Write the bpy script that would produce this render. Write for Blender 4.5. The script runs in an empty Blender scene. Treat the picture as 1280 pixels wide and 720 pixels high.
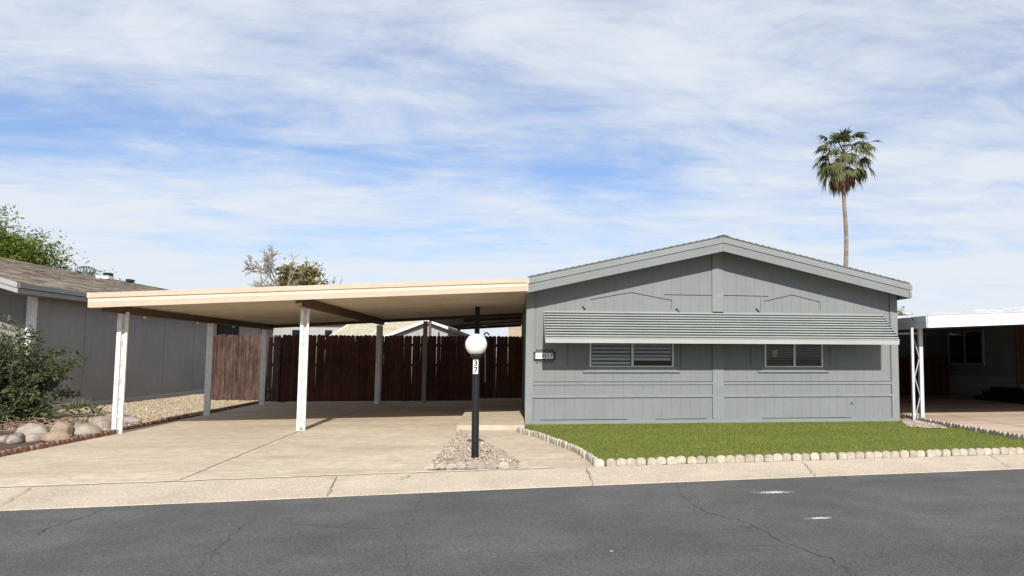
import bpy, bmesh, math, random
from mathutils import Vector, Matrix
random.seed(7)
R = math.radians
SC = bpy.context.scene
COL = SC.collection

# ------------------------------------------------------------------ camera
M = [[0.9891566, -0.1468335, 0.0030093], [0.1460741, 0.9857504, 0.0834174], [-0.0152148, -0.0820733, 0.9965101]]
FPX, CXP, EYE = 1020.15, 796.9, 1.4
cam_d = bpy.data.cameras.new('camera'); cam = bpy.data.objects.new('camera', cam_d); COL.objects.link(cam)
rt, fw, up = Vector(M[0]), Vector(M[1]), Vector(M[2])
mw = Matrix((rt, up, -fw)).transposed().to_4x4(); mw.translation = (0, 0, EYE)
cam.matrix_world = mw
cam_d.sensor_width = 36; cam_d.lens = FPX / 1280 * 36; cam_d.shift_x = -(CXP - 640) / 1280
cam_d.clip_start = .1; cam_d.clip_end = 3000
SC.camera = cam

def ray(u, v): return rt * ((u - CXP) / FPX) + fw + up * ((360 - v) / FPX)
def G(u, v, z=0.0):
    d = ray(u, v); t = (z - EYE) / d.z
    return (d.x * t, d.y * t, z)
def PY(u, v, y):
    d = ray(u, v); t = y / d.y
    return (d.x * t, y, EYE + d.z * t)

# ------------------------------------------------------------------ light
SUN_EL = 33.5
sd = Vector((0.035, -1, math.tan(R(SUN_EL)))).normalized()       # towards the sun
sun_l = bpy.data.lights.new('sun', 'SUN'); sun = bpy.data.objects.new('sun', sun_l); COL.objects.link(sun)
sun_l.energy = 5.0; sun_l.angle = R(.5); sun_l.color = (1, .955, .89)
sun.rotation_euler = sd.to_track_quat('Z', 'Y').to_euler(); sun.location = (0, 0, 30)
W = bpy.data.worlds.new('World'); SC.world = W; W.use_nodes = True
def nd(nt, t, **k):
    n = nt.nodes.new(t)
    for a, b in k.items(): setattr(n, a, b)
    return n
def mth(nt, op, a, b=None, c=None, clamp=False):
    n = nt.nodes.new('ShaderNodeMath'); n.operation = op; n.use_clamp = clamp
    for i, x in enumerate((a, b, c)):
        if x is None: continue
        if isinstance(x, (int, float)): n.inputs[i].default_value = x
        else: nt.links.new(x, n.inputs[i])
    return n.outputs[0]
def sky():
    nt = W.node_tree; nt.nodes.clear(); L = nt.links.new
    out = nd(nt, 'ShaderNodeOutputWorld'); bg = nd(nt, 'ShaderNodeBackground')
    s = nd(nt, 'ShaderNodeTexSky', sky_type='NISHITA'); s.sun_disc = False
    s.sun_elevation = R(SUN_EL); s.sun_rotation = math.atan2(sd.x, sd.y)
    s.air_density = 1.0; s.dust_density = .3; s.ozone_density = 1.6
    tc = nd(nt, 'ShaderNodeTexCoord'); sp = nd(nt, 'ShaderNodeSeparateXYZ'); L(tc.outputs['Generated'], sp.inputs[0])
    z = mth(nt, 'ADD', mth(nt, 'MAXIMUM', sp.outputs[2], 0.0), .09)
    cx = mth(nt, 'DIVIDE', sp.outputs[0], z); cy = mth(nt, 'DIVIDE', sp.outputs[1], z)
    cb = nd(nt, 'ShaderNodeCombineXYZ'); L(cx, cb.inputs[0]); L(cy, cb.inputs[1])
    mp = nd(nt, 'ShaderNodeMapping'); L(cb.outputs[0], mp.inputs[0])
    mp.inputs['Rotation'].default_value = (0, 0, R(-14)); mp.inputs['Scale'].default_value = (.75, .95, 1); mp.inputs['Location'].default_value = (3.1, 1.7, 0)
    def noise(sc, det, ro, dist, vec):
        n = nd(nt, 'ShaderNodeTexNoise'); n.inputs['Scale'].default_value = sc; n.inputs['Detail'].default_value = det
        n.inputs['Roughness'].default_value = ro; n.inputs['Distortion'].default_value = dist; L(vec, n.inputs['Vector']); return n.outputs['Fac']
    n1 = noise(.6, 4, .55, .8, mp.outputs[0]); n2 = noise(1.9, 10, .66, .6, mp.outputs[0])
    mp2 = nd(nt, 'ShaderNodeMapping'); L(cb.outputs[0], mp2.inputs[0]); mp2.inputs['Scale'].default_value = (1.1, 2.6, 1); mp2.inputs['Rotation'].default_value = (0, 0, R(-9))
    n3 = noise(1.6, 8, .65, .5, mp2.outputs[0])
    el = sp.outputs[2]
    # thinner cirrus in a belt some fifteen degrees up, denser near the horizon
    d = mth(nt, 'DIVIDE', mth(nt, 'SUBTRACT', el, .225), .05); belt = mth(nt, 'POWER', 2.718, mth(nt, 'MULTIPLY', mth(nt, 'MULTIPLY', d, d), -1.0))
    side = mth(nt, 'ADD', mth(nt, 'MULTIPLY', sp.outputs[0], -.9), .62, clamp=True)
    belt = mth(nt, 'MULTIPLY', belt, side)
    f = mth(nt, 'ADD', mth(nt, 'MULTIPLY', n1, 1.9), mth(nt, 'MULTIPLY', n2, 2.1))
    f = mth(nt, 'ADD', f, mth(nt, 'MULTIPLY', n3, 1.3))
    f = mth(nt, 'ADD', f, -1.72)
    f = mth(nt, 'SUBTRACT', f, mth(nt, 'MULTIPLY', belt, .85))
    low = mth(nt, 'MULTIPLY', mth(nt, 'SUBTRACT', .19, el, clamp=True), 3.4)
    f = mth(nt, 'ADD', f, low)
    mr = nd(nt, 'ShaderNodeMapRange', interpolation_type='SMOOTHSTEP'); L(f, mr.inputs[0])
    mr.inputs[1].default_value = -.15; mr.inputs[2].default_value = 1.45; mr.inputs[3].default_value = .13; mr.inputs[4].default_value = .97
    hz = nd(nt, 'ShaderNodeMapRange'); L(el, hz.inputs[0]); hz.inputs[1].default_value = -.02; hz.inputs[2].default_value = 0
    mx = nd(nt, 'ShaderNodeMix', data_type='RGBA'); L(mr.outputs[0], mx.inputs[0]); 
    sk = nd(nt, 'ShaderNodeMix', data_type='RGBA', blend_type='MULTIPLY'); sk.inputs[0].default_value = 1
    L(s.outputs[0], sk.inputs[6]); sk.inputs[7].default_value = (.86, 1.06, 1.40, 1)
    L(sk.outputs[2], mx.inputs[6]); mx.inputs[7].default_value = (8.5, 9.0, 9.7, 1)
    L(mx.outputs[2], bg.inputs[0]); bg.inputs[1].default_value = .086; L(bg.outputs[0], out.inputs[0])
sky()
SC.view_settings.view_transform = 'Standard'; SC.view_settings.look = 'None'; SC.view_settings.gamma = 1
SC.view_settings.exposure = .13

# ------------------------------------------------------------------ materials
def mat(name, col, rough=.8, spec=.3, noise=None, bump=None, var=None, grain=None, metal=0, groove=None, rnd=0, trans=None):
    """noise=(scale, amount, detail) darkens/lightens; var=(scale, colour, amount) blends a second colour in patches;
       grain=(sx,sy,sz,amount) streaks; bump=(scale, strength); groove=(axis, pitch, width, dark)"""
    m = bpy.data.materials.new(name); m.use_nodes = True; nt = m.node_tree; L = nt.links.new
    b = nt.nodes['Principled BSDF']; b.inputs['Roughness'].default_value = rough; b.inputs['Metallic'].default_value = metal
    b.inputs['Specular IOR Level'].default_value = spec
    tc = nd(nt, 'ShaderNodeTexCoord'); obj = tc.outputs['Object']
    if rnd:
        oi = nd(nt, 'ShaderNodeObjectInfo'); va = nd(nt, 'ShaderNodeVectorMath', operation='ADD'); L(obj, va.inputs[0])
        sc0 = nd(nt, 'ShaderNodeVectorMath', operation='SCALE'); sc0.inputs[0].default_value = (37, 53, 71); L(oi.outputs['Random'], sc0.inputs['Scale']); L(sc0.outputs[0], va.inputs[1]); obj = va.outputs[0]
    rgb = nd(nt, 'ShaderNodeRGB'); rgb.outputs[0].default_value = (*col, 1); c = rgb.outputs[0]
    def nz(sc, det=6, ro=.6, vec=obj):
        n = nd(nt, 'ShaderNodeTexNoise'); n.inputs['Scale'].default_value = sc; n.inputs['Detail'].default_value = det; n.inputs['Roughness'].default_value = ro
        L(vec, n.inputs['Vector']); return n.outputs['Fac']
    hts = []
    for v in (var if isinstance(var, list) else [var] if var else []):
        sc, c2, am = v[:3]; sharp = v[3] if len(v) > 3 else .12
        vec = obj
        if len(v) > 4:
            mp = nd(nt, 'ShaderNodeMapping'); mp.inputs['Scale'].default_value = v[4]; L(obj, mp.inputs[0]); vec = mp.outputs[0]
        n = nz(sc, 7, .65, vec); mr = nd(nt, 'ShaderNodeMapRange'); L(n, mr.inputs[0]); mr.inputs[1].default_value = .5 - sharp; mr.inputs[2].default_value = .5 + sharp; mr.inputs[4].default_value = am
        mx = nd(nt, 'ShaderNodeMix', data_type='RGBA'); L(mr.outputs[0], mx.inputs[0]); L(c, mx.inputs[6]); mx.inputs[7].default_value = (*c2, 1); c = mx.outputs[2]
    def modulate(c, fac, lo, hi, a=.3, bb=.7):
        mr = nd(nt, 'ShaderNodeMapRange'); L(fac, mr.inputs[0]); mr.inputs[1].default_value = a; mr.inputs[2].default_value = bb; mr.inputs[3].default_value = lo; mr.inputs[4].default_value = hi
        vm = nd(nt, 'ShaderNodeVectorMath', operation='SCALE'); L(c, vm.inputs[0]); L(mr.outputs[0], vm.inputs['Scale']); return vm.outputs[0]
    for q in (noise if isinstance(noise, list) else [noise] if noise else []):
        c = modulate(c, nz(q[0], q[2] if len(q) > 2 else 6), 1 - q[1], 1 + q[1])
    if grain:
        mp = nd(nt, 'ShaderNodeMapping'); mp.inputs['Scale'].default_value = grain[:3]; L(obj, mp.inputs[0])
        g = nz(1, 8, .7, mp.outputs[0]); c = modulate(c, g, 1 - grain[3], 1 + grain[3]); hts.append((g, .15))
    if groove:
        ax, pitch, wd, dk = groove; sp = nd(nt, 'ShaderNodeSeparateXYZ'); L(obj, sp.inputs[0])
        fr = mth(nt, 'FRACT', mth(nt, 'DIVIDE', sp.outputs[ax], pitch)); g = mth(nt, 'GREATER_THAN', fr, wd / pitch)
        c = modulate(c, g, 1 - dk, 1, 0, 1); hts.append((g, .6))
    if rnd: c = modulate(c, oi.outputs['Random'], 1 - rnd, 1 + rnd * .6, 0, 1)
    L(c, b.inputs['Base Color'])
    if bump: hts.append((nz(bump[0], 8, .65), bump[1]))
    if hts:
        prev = None
        for h, st in hts:
            bp = nd(nt, 'ShaderNodeBump'); bp.inputs['Strength'].default_value = min(1, st); bp.inputs['Distance'].default_value = .01
            L(h, bp.inputs['Height'])
            if prev: L(prev, bp.inputs['Normal'])
            prev = bp.outputs[0]
        L(prev, b.inputs['Normal'])
    if trans:
        t = nd(nt, 'ShaderNodeBsdfTranslucent'); L(c, t.inputs[0]); ms = nd(nt, 'ShaderNodeMixShader'); ms.inputs[0].default_value = trans
        L(b.outputs[0], ms.inputs[1]); L(t.outputs[0], ms.inputs[2]); L(ms.outputs[0], nt.nodes['Material Output'].inputs[0])
    return m

GREY = (.207, .220, .222)
m_wall = mat('grey_siding', GREY, .75, .3, noise=[(1.3, .05), (14, .03)], grain=(60, 60, 3, .07), groove=(0, .2035, .009, .10), bump=(2.2, .5), var=(.9, (.178, .192, .188), .35, .2, (1, 1, .35)))
m_trim = mat('grey_trim', (.215, .233, .23), .7, .3, noise=[(2.2, .07), (20, .04)], grain=(4, 30, 30, .05))
m_fascia = mat('grey_fascia', (.21, .226, .223), .65, .35, noise=[(1.1, .07), (30, .05)], grain=(2, 20, 20, .05))
m_seam_shadow = mat('seam_and_shadow_dark', (.035, .037, .036), .9)  # dark for panel gaps, painted batten shadow lines and small fittings
m_shing = mat('grey_shingle', (.13, .133, .13), .95, noise=[(9, .2), (60, .25)], bump=(50, .5))
m_alu = mat('painted_aluminium', (.35, .372, .355), .45, .5, noise=[(1.7, .06), (30, .05)], grain=(1, 14, 14, .05))
m_cream = mat('cream_metal', (.56, .465, .365), .5, .4, noise=[(.8, .05), (8, .05)], var=(2.5, (.44, .34, .25), .25, .12, (1, 4, 9)))
m_ceil = mat('carport_ceiling', (.54, .475, .37), .55, .35, noise=[(.7, .13), (6, .06)], grain=(.5, 10, 10, .1))
m_beam = mat('brown_beam', (.10, .062, .042), .6, noise=[(3, .2)])
m_white = mat('white_paint', (.76, .75, .73), .5, .4, noise=[(4, .05), (40, .05)], var=(14, (.45, .38, .30), .35, .08))
m_black = mat('black_paint', (.011, .012, .014), .5, .3, noise=[(12, .25)], bump=(30, .1))
m_iron = mat('wrought_iron', (.02, .02, .02), .6)
m_globe = mat('opal_globe', (.78, .77, .74), .22, .5, noise=[(5, .02)])
m_plate = mat('white_plate', (.82, .81, .78), .5, noise=[(30, .04)])
m_ink = mat('black_ink', (.015, .015, .015), .5)
m_inkg = mat('faded_ink', (.42, .42, .41), .5)
m_frame = mat('window_aluminium', (.62, .63, .62), .4, .5, noise=[(8, .06)])
m_blind = mat('blind_slat', (.80, .82, .85), .5, noise=[(6, .05)])
m_blindd = mat('dim_blind_slat', (.20, .17, .155), .6, noise=[(6, .1)])
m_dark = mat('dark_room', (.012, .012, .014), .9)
m_conc = mat('driveway_concrete', (.575, .485, .36), .85, .2, noise=[(.35, .08), (2.4, .07), (12, .07), (45, .16, 3), (120, .2, 2)],
             var=[(.55, (.38, .295, .205), .6, .12, (.5, 1.3, 1)), (1.3, (.62, .51, .375), .4, .1, (.35, 1.6, 1)), (5, (.36, .29, .22), .35, .06)], bump=(90, .25))
m_curb = mat('curb_concrete', (.53, .445, .335), .9, .2, noise=[(1, .07), (50, .24, 3), (110, .25, 2)], var=[(1.1, (.34, .27, .21), .35), (7, (.56, .48, .385), .35, .06)], bump=(120, .5))
m_asph = mat('asphalt', (.100, .096, .089), .82, .35, noise=[(.3, .14), (1.4, .09), (26, .13, 8), (75, .42, 3), (150, .5, 2)],
             var=[(.45, (.112, .110, .105), .7, .15, (.6, 1.6, 1)), (3.2, (.12, .118, .112), .35, .05, (.5, 1.5, 1)), (.8, (.058, .059, .059), .5, .1)], bump=(150, .6))
m_crack = mat('crack', (.032, .031, .03), .95)
m_crackl = mat('dry_crack_edge', (.15, .145, .135), .95)
m_joint = mat('concrete_joint', (.24, .19, .145), .95, noise=[(20, .3)])
m_pale = mat('pale_joint', (.68, .60, .47), .95, noise=[(3, .2)])
m_splash = mat('white_splash', (.78, .80, .80), .8)
m_turf = mat('turf_ground', (.095, .115, .02), .95, noise=[(2, .25), (30, .3)])
m_blade = mat('grass_blade', (.25, .29, .045), .7, .2, noise=[(.8, .16), (7, .15), (70, .20, 2)], var=[(1.6, (.18, .195, .045), .45, .12), (9, (.25, .24, .07), .3, .06), (.7, (.28, .29, .07), .4, .1)], trans=.3)
m_dirt = mat('dirt', (.23, .17, .12), .95, noise=[(1, .2), (20, .3)], bump=(30, .5))
m_mulch = mat('mulch', (.085, .06, .042), .95, noise=[(4, .4), (40, .4)], bump=(30, .9))
m_peb = mat('pebbles', (.32, .265, .20), .85, noise=[(3, .1), (28, .38, 2)], var=[(19, (.52, .46, .38), .8, .05), (23, (.22, .15, .11), .8, .04)])
m_peb2 = mat('tan_gravel', (.35, .285, .195), .9, noise=[(3, .12), (22, .35, 2)], var=[(15, (.55, .47, .34), .8, .05), (17, (.20, .14, .09), .8, .04)])
m_pebbase = mat('gravel_base', (.20, .155, .115), .95, noise=[(30, .35)], bump=(40, 1))
m_edge = mat('cream_edging_concrete', (.52, .465, .38), .9, .2, noise=[(3, .14), (60, .15)], var=[(8, (.32, .275, .22), .5, .09), (18, (.30, .26, .21), .4, .05)], bump=(80, .5), rnd=.10)
m_edgef = mat('flat_edging_concrete', (.36, .31, .255), .9, .2, noise=[(6, .2), (60, .2)], bump=(60, .6), rnd=.2)
m_edger = mat('red_edging_concrete', (.24, .115, .08), .9, .2, noise=[(5, .25), (60, .2)], var=(7, (.30, .22, .17), .5, .1), bump=(80, .5), rnd=.3)
m_rock = mat('tan_boulder', (.29, .24, .19), .85, noise=[(2.5, .2), (25, .15)], var=[(4, (.17, .13, .10), .6, .08), (2.5, (.38, .335, .28), .6, .08)], bump=(22, .9))
m_rock2 = mat('brown_boulder', (.14, .11, .09), .85, noise=[(5, .3), (30, .2)], var=(6, (.40, .36, .31), .5, .06), bump=(14, .8))
m_rock3 = mat('golden_boulder', (.30, .235, .17), .85, noise=[(3, .2), (25, .15)], var=(5, (.27, .18, .11), .5, .08), bump=(14, .6))
m_fence = mat('redwood_picket', (.105, .040, .023), .85, .2, noise=[(1.3, .3), (9, .2)], grain=(34, 34, 2.2, .45), var=(1, (.055, .022, .014), .75, .06, (7.7, 7.7, .15)), bump=(40, .4))
m_fence2 = mat('weathered_picket', (.075, .040, .030), .9, .2, noise=[(2, .25), (12, .2)], grain=(34, 34, 2.2, .5), var=[(1, (.035, .020, .016), .8, .06, (8.3, 8.3, .15)), (3, (.15, .10, .08), .5, .1, (4, 4, .5))], bump=(40, .4))
m_nwall = mat('neighbour_grey_panel', (.275, .258, .24), .8, noise=[(.8, .08), (9, .05)], grain=(9, 9, .5, .07), groove=(1, 2.44, .025, .5))
m_nfront = mat('neighbour_front_panel', (.24, .228, .205), .8, noise=[(2, .07)], groove=(0, .3, .012, .3))
m_nfas = mat('neighbour_fascia', (.24, .235, .23), .6, .4, noise=[(2, .07)], grain=(8, 2, 20, .06))
m_nfasw = mat('neighbour_pale_fascia', (.34, .33, .315), .6, noise=[(2, .08)])
m_nshing = mat('tan_asphalt_shingle', (.27, .215, .165), .95, noise=[(1, .1), (60, .25)], var=[(5, (.11, .085, .065), .9, .03, (1.5, .16, 1.5)), (7, (.44, .365, .295), .85, .03, (1.4, .16, 1.4))], bump=(50, .6))
m_tshing = mat('straw_shingle', (.50, .45, .33), .95, noise=[(1, .1), (30, .2)], var=[(4, (.34, .29, .19), .6, .06, (1, 1, 3))], bump=(50, .6))
m_hip = mat('pale_hip_cap', (.68, .64, .54), .9)
m_offw = mat('off_white_wall', (.36, .355, .34), .8, noise=[(1, .06), (10, .04)], groove=(0, .4, .015, .25))
m_patio = mat('patio_panel', (.09, .09, .085), .7, noise=[(2, .2)], groove=(0, .55, .03, .6))
m_patiow = mat('patio_wood', (.30, .19, .12), .8, noise=[(2, .2)], grain=(1, 14, 4, .35))
m_foam = mat('white_foam_roof', (.62, .61, .60), .9, noise=[(2, .12), (7, .22)], var=(5, (.40, .39, .38), .5, .06, (1, .4, 1)), bump=(6, 1))
m_rwall = mat('right_neighbour_wall', (.30, .315, .315), .8, noise=[(2, .08)])
m_rskirt = mat('right_neighbour_skirt', (.42, .44, .44), .8, noise=[(2, .08)])
m_rwhite = mat('bright_white_metal', (.74, .75, .76), .5, .4, noise=[(2, .03)])
m_rpost = mat('grey_white_post', (.50, .51, .52), .5, .4, noise=[(2, .05)])
m_rside = mat('shaded_white_metal', (.60, .62, .63), .5, .4, noise=[(2, .05)])  # white metal of the front fascia with the side's shade put into the colour
m_wood = mat('brown_door_wood', (.27, .15, .08), .7, grain=(20, 20, 2, .4))
m_rconc = mat('pinkish_concrete', (.56, .44, .34), .85, .2, noise=[(.5, .1), (3, .08), (60, .1)], var=(.7, (.36, .27, .205), .5, .1, (.4, 1.6, 1)), bump=(90, .25))
m_bark = mat('bark', (.16, .115, .085), .95, noise=[(9, .3)], bump=(20, .8))
m_gbark = mat('grey_twig', (.24, .20, .16), .95, noise=[(9, .25)])
m_palmt = mat('palm_trunk', (.24, .19, .15), .95, noise=[(3, .2)], grain=(3, 3, 9, .4), bump=(12, .8))
m_palmg = mat('palm_frond', (.075, .095, .03), .55, .35, noise=[(.9, .35), (6, .25)], var=(1.3, (.22, .22, .08), .5, .08), trans=.2)
m_palmd = mat('dead_palm_frond', (.30, .185, .11), .9, noise=[(1.2, .35), (6, .25)], var=(1.5, (.42, .32, .22), .6, .1), trans=.15)
def leafm(n, c, c2): return mat(n, c, .6, .25, noise=[(.9, .25), (9, .3, 2)], var=(2.2, c2, .6, .1), trans=.3)
m_lf_bright = leafm('bright_leaf', (.085, .13, .02), (.20, .235, .045))
m_lf_olive = leafm('olive_leaf', (.17, .155, .05), (.30, .24, .10))
m_lf_bush = leafm('bush_leaf', (.075, .105, .042), (.16, .165, .085))
m_galv = mat('galvanised_metal', (.25, .26, .27), .35, .5, metal=.7, noise=[(6, .15)])
def glass():
    m = bpy.data.materials.new('window_glass'); m.use_nodes = True; nt = m.node_tree; nt.nodes.clear()
    o = nd(nt, 'ShaderNodeOutputMaterial'); t = nd(nt, 'ShaderNodeBsdfTransparent'); t.inputs[0].default_value = (.86, .88, .88, 1)
    g = nd(nt, 'ShaderNodeBsdfGlossy'); g.inputs['Roughness'].default_value = .03; lw = nd(nt, 'ShaderNodeFresnel'); lw.inputs[0].default_value = 1.5
    ms = nd(nt, 'ShaderNodeMixShader'); nt.links.new(lw.outputs[0], ms.inputs[0]); nt.links.new(t.outputs[0], ms.inputs[1]); nt.links.new(g.outputs[0], ms.inputs[2]); nt.links.new(ms.outputs[0], o.inputs[0])
    return m
m_glass = glass()
m_dglass = mat('dark_glass', (.012, .014, .017), .08, .5)

# ------------------------------------------------------------------ mesh helpers
class MB:
    def __init__(s): s.v = []; s.f = []; s.mi = []
    def add(s, vs, fs, mi=0):
        n = len(s.v); s.v += [tuple(v) for v in vs]; s.f += [tuple(i + n for i in f) for f in fs]; s.mi += [mi] * len(fs); return s
    def box(s, x0, y0, z0, x1, y1, z1, mi=0):
        x0, x1 = sorted((x0, x1)); y0, y1 = sorted((y0, y1)); z0, z1 = sorted((z0, z1))
        return s.add([(x0, y0, z0), (x1, y0, z0), (x1, y1, z0), (x0, y1, z0), (x0, y0, z1), (x1, y0, z1), (x1, y1, z1), (x0, y1, z1)],
                     [(0, 3, 2, 1), (4, 5, 6, 7), (0, 1, 5, 4), (1, 2, 6, 5), (2, 3, 7, 6), (3, 0, 4, 7)], mi)
    def bar(s, a, b, w, h, mi=0, upv=(0, 0, 1)):
        a = Vector(a); b = Vector(b); d = (b - a).normalized(); u = Vector(upv)
        if abs(d.dot(u)) > .98: u = Vector((0, 1, 0))
        r = d.cross(u).normalized(); u = r.cross(d).normalized()
        vs = [p + r * (sx * w / 2) + u * (sz * h / 2) for p in (a, b) for sx, sz in ((-1, -1), (1, -1), (1, 1), (-1, 1))]
        return s.add(vs, [(0, 1, 2, 3), (7, 6, 5, 4), (0, 4, 5, 1), (1, 5, 6, 2), (2, 6, 7, 3), (3, 7, 4, 0)], mi)
    def tube(s, pts, rad, n=8, mi=0, cap=True):
        pts = [Vector(p) for p in pts]; rs = rad if isinstance(rad, (list, tuple)) else [rad] * len(pts)
        base = len(s.v); pu = None
        for i, p in enumerate(pts):
            d = (pts[min(i + 1, len(pts) - 1)] - pts[max(i - 1, 0)]).normalized()
            u = pu - d * pu.dot(d) if pu else (Vector((0, 0, 1)) if abs(d.z) < .9 else Vector((1, 0, 0)))
            u = (u - d * u.dot(d)).normalized(); pu = u; w = d.cross(u)
            for k in range(n):
                a = 2 * math.pi * k / n; s.v.append(tuple(p + (u * math.cos(a) + w * math.sin(a)) * rs[i]))
        for i in range(len(pts) - 1):
            for k in range(n):
                a = base + i * n + k; b = base + i * n + (k + 1) % n; s.f.append((a, b, b + n, a + n)); s.mi.append(mi)
        if cap:
            s.f.append(tuple(base + k for k in range(n))[::-1]); s.mi.append(mi)
            e = base + (len(pts) - 1) * n; s.f.append(tuple(e + k for k in range(n))); s.mi.append(mi)
        return s
    def prism(s, poly, axis, a, b, mi=0):
        """poly: 2-D outline in the other two axes (order x,y,z without axis), extruded from a to b"""
        def mk(p, t):
            q = list(p); q.insert(axis, t); return tuple(q)
        n = len(poly); vs = [mk(p, a) for p in poly] + [mk(p, b) for p in poly]
        fs = [tuple(range(n)), tuple(range(2 * n - 1, n - 1, -1))] + [(i, i + n, (i + 1) % n + n, (i + 1) % n) for i in range(n)]
        return s.add(vs, fs, mi)
    def sweep(s, prof, pts, mi=0):
        """prof: (offset_y, z) outline swept along pts (each a world xyz); offset along y"""
        n = len(prof); base = len(s.v)
        for p in pts:
            for oy, oz in prof: s.v.append((p[0], p[1] + oy, p[2] + oz))
        for i in range(len(pts) - 1):
            for k in range(n):
                a = base + i * n + k; b = base + i * n + (k + 1) % n; s.f.append((a, b, b + n, a + n)); s.mi.append(mi)
        s.f.append(tuple(base + k for k in range(n))); s.mi.append(mi)
        e = base + (len(pts) - 1) * n; s.f.append(tuple(e + k for k in range(n))[::-1]); s.mi.append(mi)
        return s
    def build(s, name, mats, parent=None, smooth=False, norm=True):
        me = bpy.data.meshes.new(name); off = parent_loc(parent) if parent else Vector((0, 0, 0))
        me.from_pydata([tuple(Vector(v) - off) for v in s.v] if parent else s.v, [], s.f)
        mats = mats if isinstance(mats, (list, tuple)) else [mats]
        for m in mats: me.materials.append(m)
        if len(mats) > 1: me.polygons.foreach_set('material_index', s.mi)
        if norm:
            bm = bmesh.new(); bm.from_mesh(me); bmesh.ops.recalc_face_normals(bm, faces=bm.faces); bm.to_mesh(me); bm.free()
        if smooth: me.polygons.foreach_set('use_smooth', [True] * len(me.polygons))
        o = bpy.data.objects.new(name, me); COL.objects.link(o)
        if parent: o.parent = parent
        return o
def parent_loc(p):
    v = Vector((0, 0, 0))
    while p: v += p.location; p = p.parent
    return v
def thing(name, label, cat, loc=(0, 0, 0), group=None):
    o = bpy.data.objects.new(name, None); COL.objects.link(o); o.location = loc; o.empty_display_size = .2
    o['label'] = label; o['category'] = cat
    if group: o['group'] = group
    return o
def tag(o, label, cat, group=None, kind=None):
    if label: o['label'] = label
    if cat: o['category'] = cat
    if group: o['group'] = group
    if kind: o['kind'] = kind
    return o
def struct(o, label=None, cat=None):
    o['kind'] = 'structure'
    if label: o['label'] = label
    if cat: o['category'] = cat
    return o
def recentre(o, loc):
    loc = Vector(loc); o.data.transform(Matrix.Translation(-loc)); o.location = loc; return o
def copy_tree(o, parent=None):
    c = o.copy(); COL.objects.link(c)
    if parent: c.parent = parent
    for ch in list(o.children): copy_tree(ch, c)
    return c
def text_mesh(txt, name, size, loc, mat_, parent=None, bold=.0):
    cu = bpy.data.curves.new('t', 'FONT'); cu.body = txt; cu.size = size; cu.align_x = 'CENTER'; cu.align_y = 'CENTER'; cu.extrude = .0015; cu.offset = bold
    t = bpy.data.objects.new('t', cu); COL.objects.link(t); bpy.context.view_layer.update()
    me = bpy.data.meshes.new_from_object(t.evaluated_get(bpy.context.evaluated_depsgraph_get()))
    bpy.data.objects.remove(t); me.transform(Matrix.Rotation(R(90), 4, 'X')); me.materials.clear(); me.materials.append(mat_)
    o = bpy.data.objects.new(name, me); COL.objects.link(o); o.location = Vector(loc) - (parent_loc(parent) if parent else Vector((0, 0, 0)))
    if parent: o.parent = parent
    return o
def flat(mb, pts, z, mi=0):
    n = len(pts); return mb.add([(p[0], p[1], z) for p in pts], [tuple(range(n))], mi)
def ribbon(mb, pts, w, z, mi=0, jit=0, sub=1):
    P = [Vector((p[0], p[1])) for p in pts]; Q = []
    for i in range(len(P) - 1):
        for k in range(sub):
            q = P[i].lerp(P[i + 1], k / sub)
            if jit and (i or k): q += Vector((random.gauss(0, jit), random.gauss(0, jit)))
            Q.append(q)
    Q.append(P[-1]); vs = []
    for i, p in enumerate(Q):
        d = (Q[min(i + 1, len(Q) - 1)] - Q[max(0, i - 1)]).normalized(); nrm = Vector((-d.y, d.x)); ww = w / 2 * (random.uniform(.4, 1.3) if jit else 1)
        zz = z(p) if callable(z) else z
        vs += [(p.x + nrm.x * ww, p.y + nrm.y * ww, zz), (p.x - nrm.x * ww, p.y - nrm.y * ww, zz)]
    return mb.add(vs, [(2 * i, 2 * i + 1, 2 * i + 3, 2 * i + 2) for i in range(len(Q) - 1)], mi)

# ------------------------------------------------------------------ ground, road, kerb, drives
ZR = -.085
g = MB(); g.add([(-900, -900, -.16), (900, -900, -.16), (900, 900, -.16), (-900, 900, -.16)], [(0, 1, 2, 3)]); struct(g.build('ground', m_dirt))
FR = [(-60, 1.86), (-20, 6.86), (-4.828, 8.709), (-2.611, 8.991), (-.021, 9.39), (3.065, 9.773), (6.731, 10.178), (22, 12.09), (60, 16.8)]
BK = [(-60, 2.1), (-20, 7.55), (-5.361, 9.645), (-3.795, 9.861), (-1.9, 10.13), (1.031, 10.5), (3.817, 10.76), (7.337, 11.1), (22, 13.0), (60, 18)]
def lerpline(L, x):
    for a, b in zip(L, L[1:]):
        if a[0] <= x <= b[0]: return a[1] + (b[1] - a[1]) * (x - a[0]) / (b[0] - a[0])
    return L[0][1] if x < L[0][0] else L[-1][1]
xs = [-60, -20] + [-8 + i * .5 for i in range(41)] + [22, 60]
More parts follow.
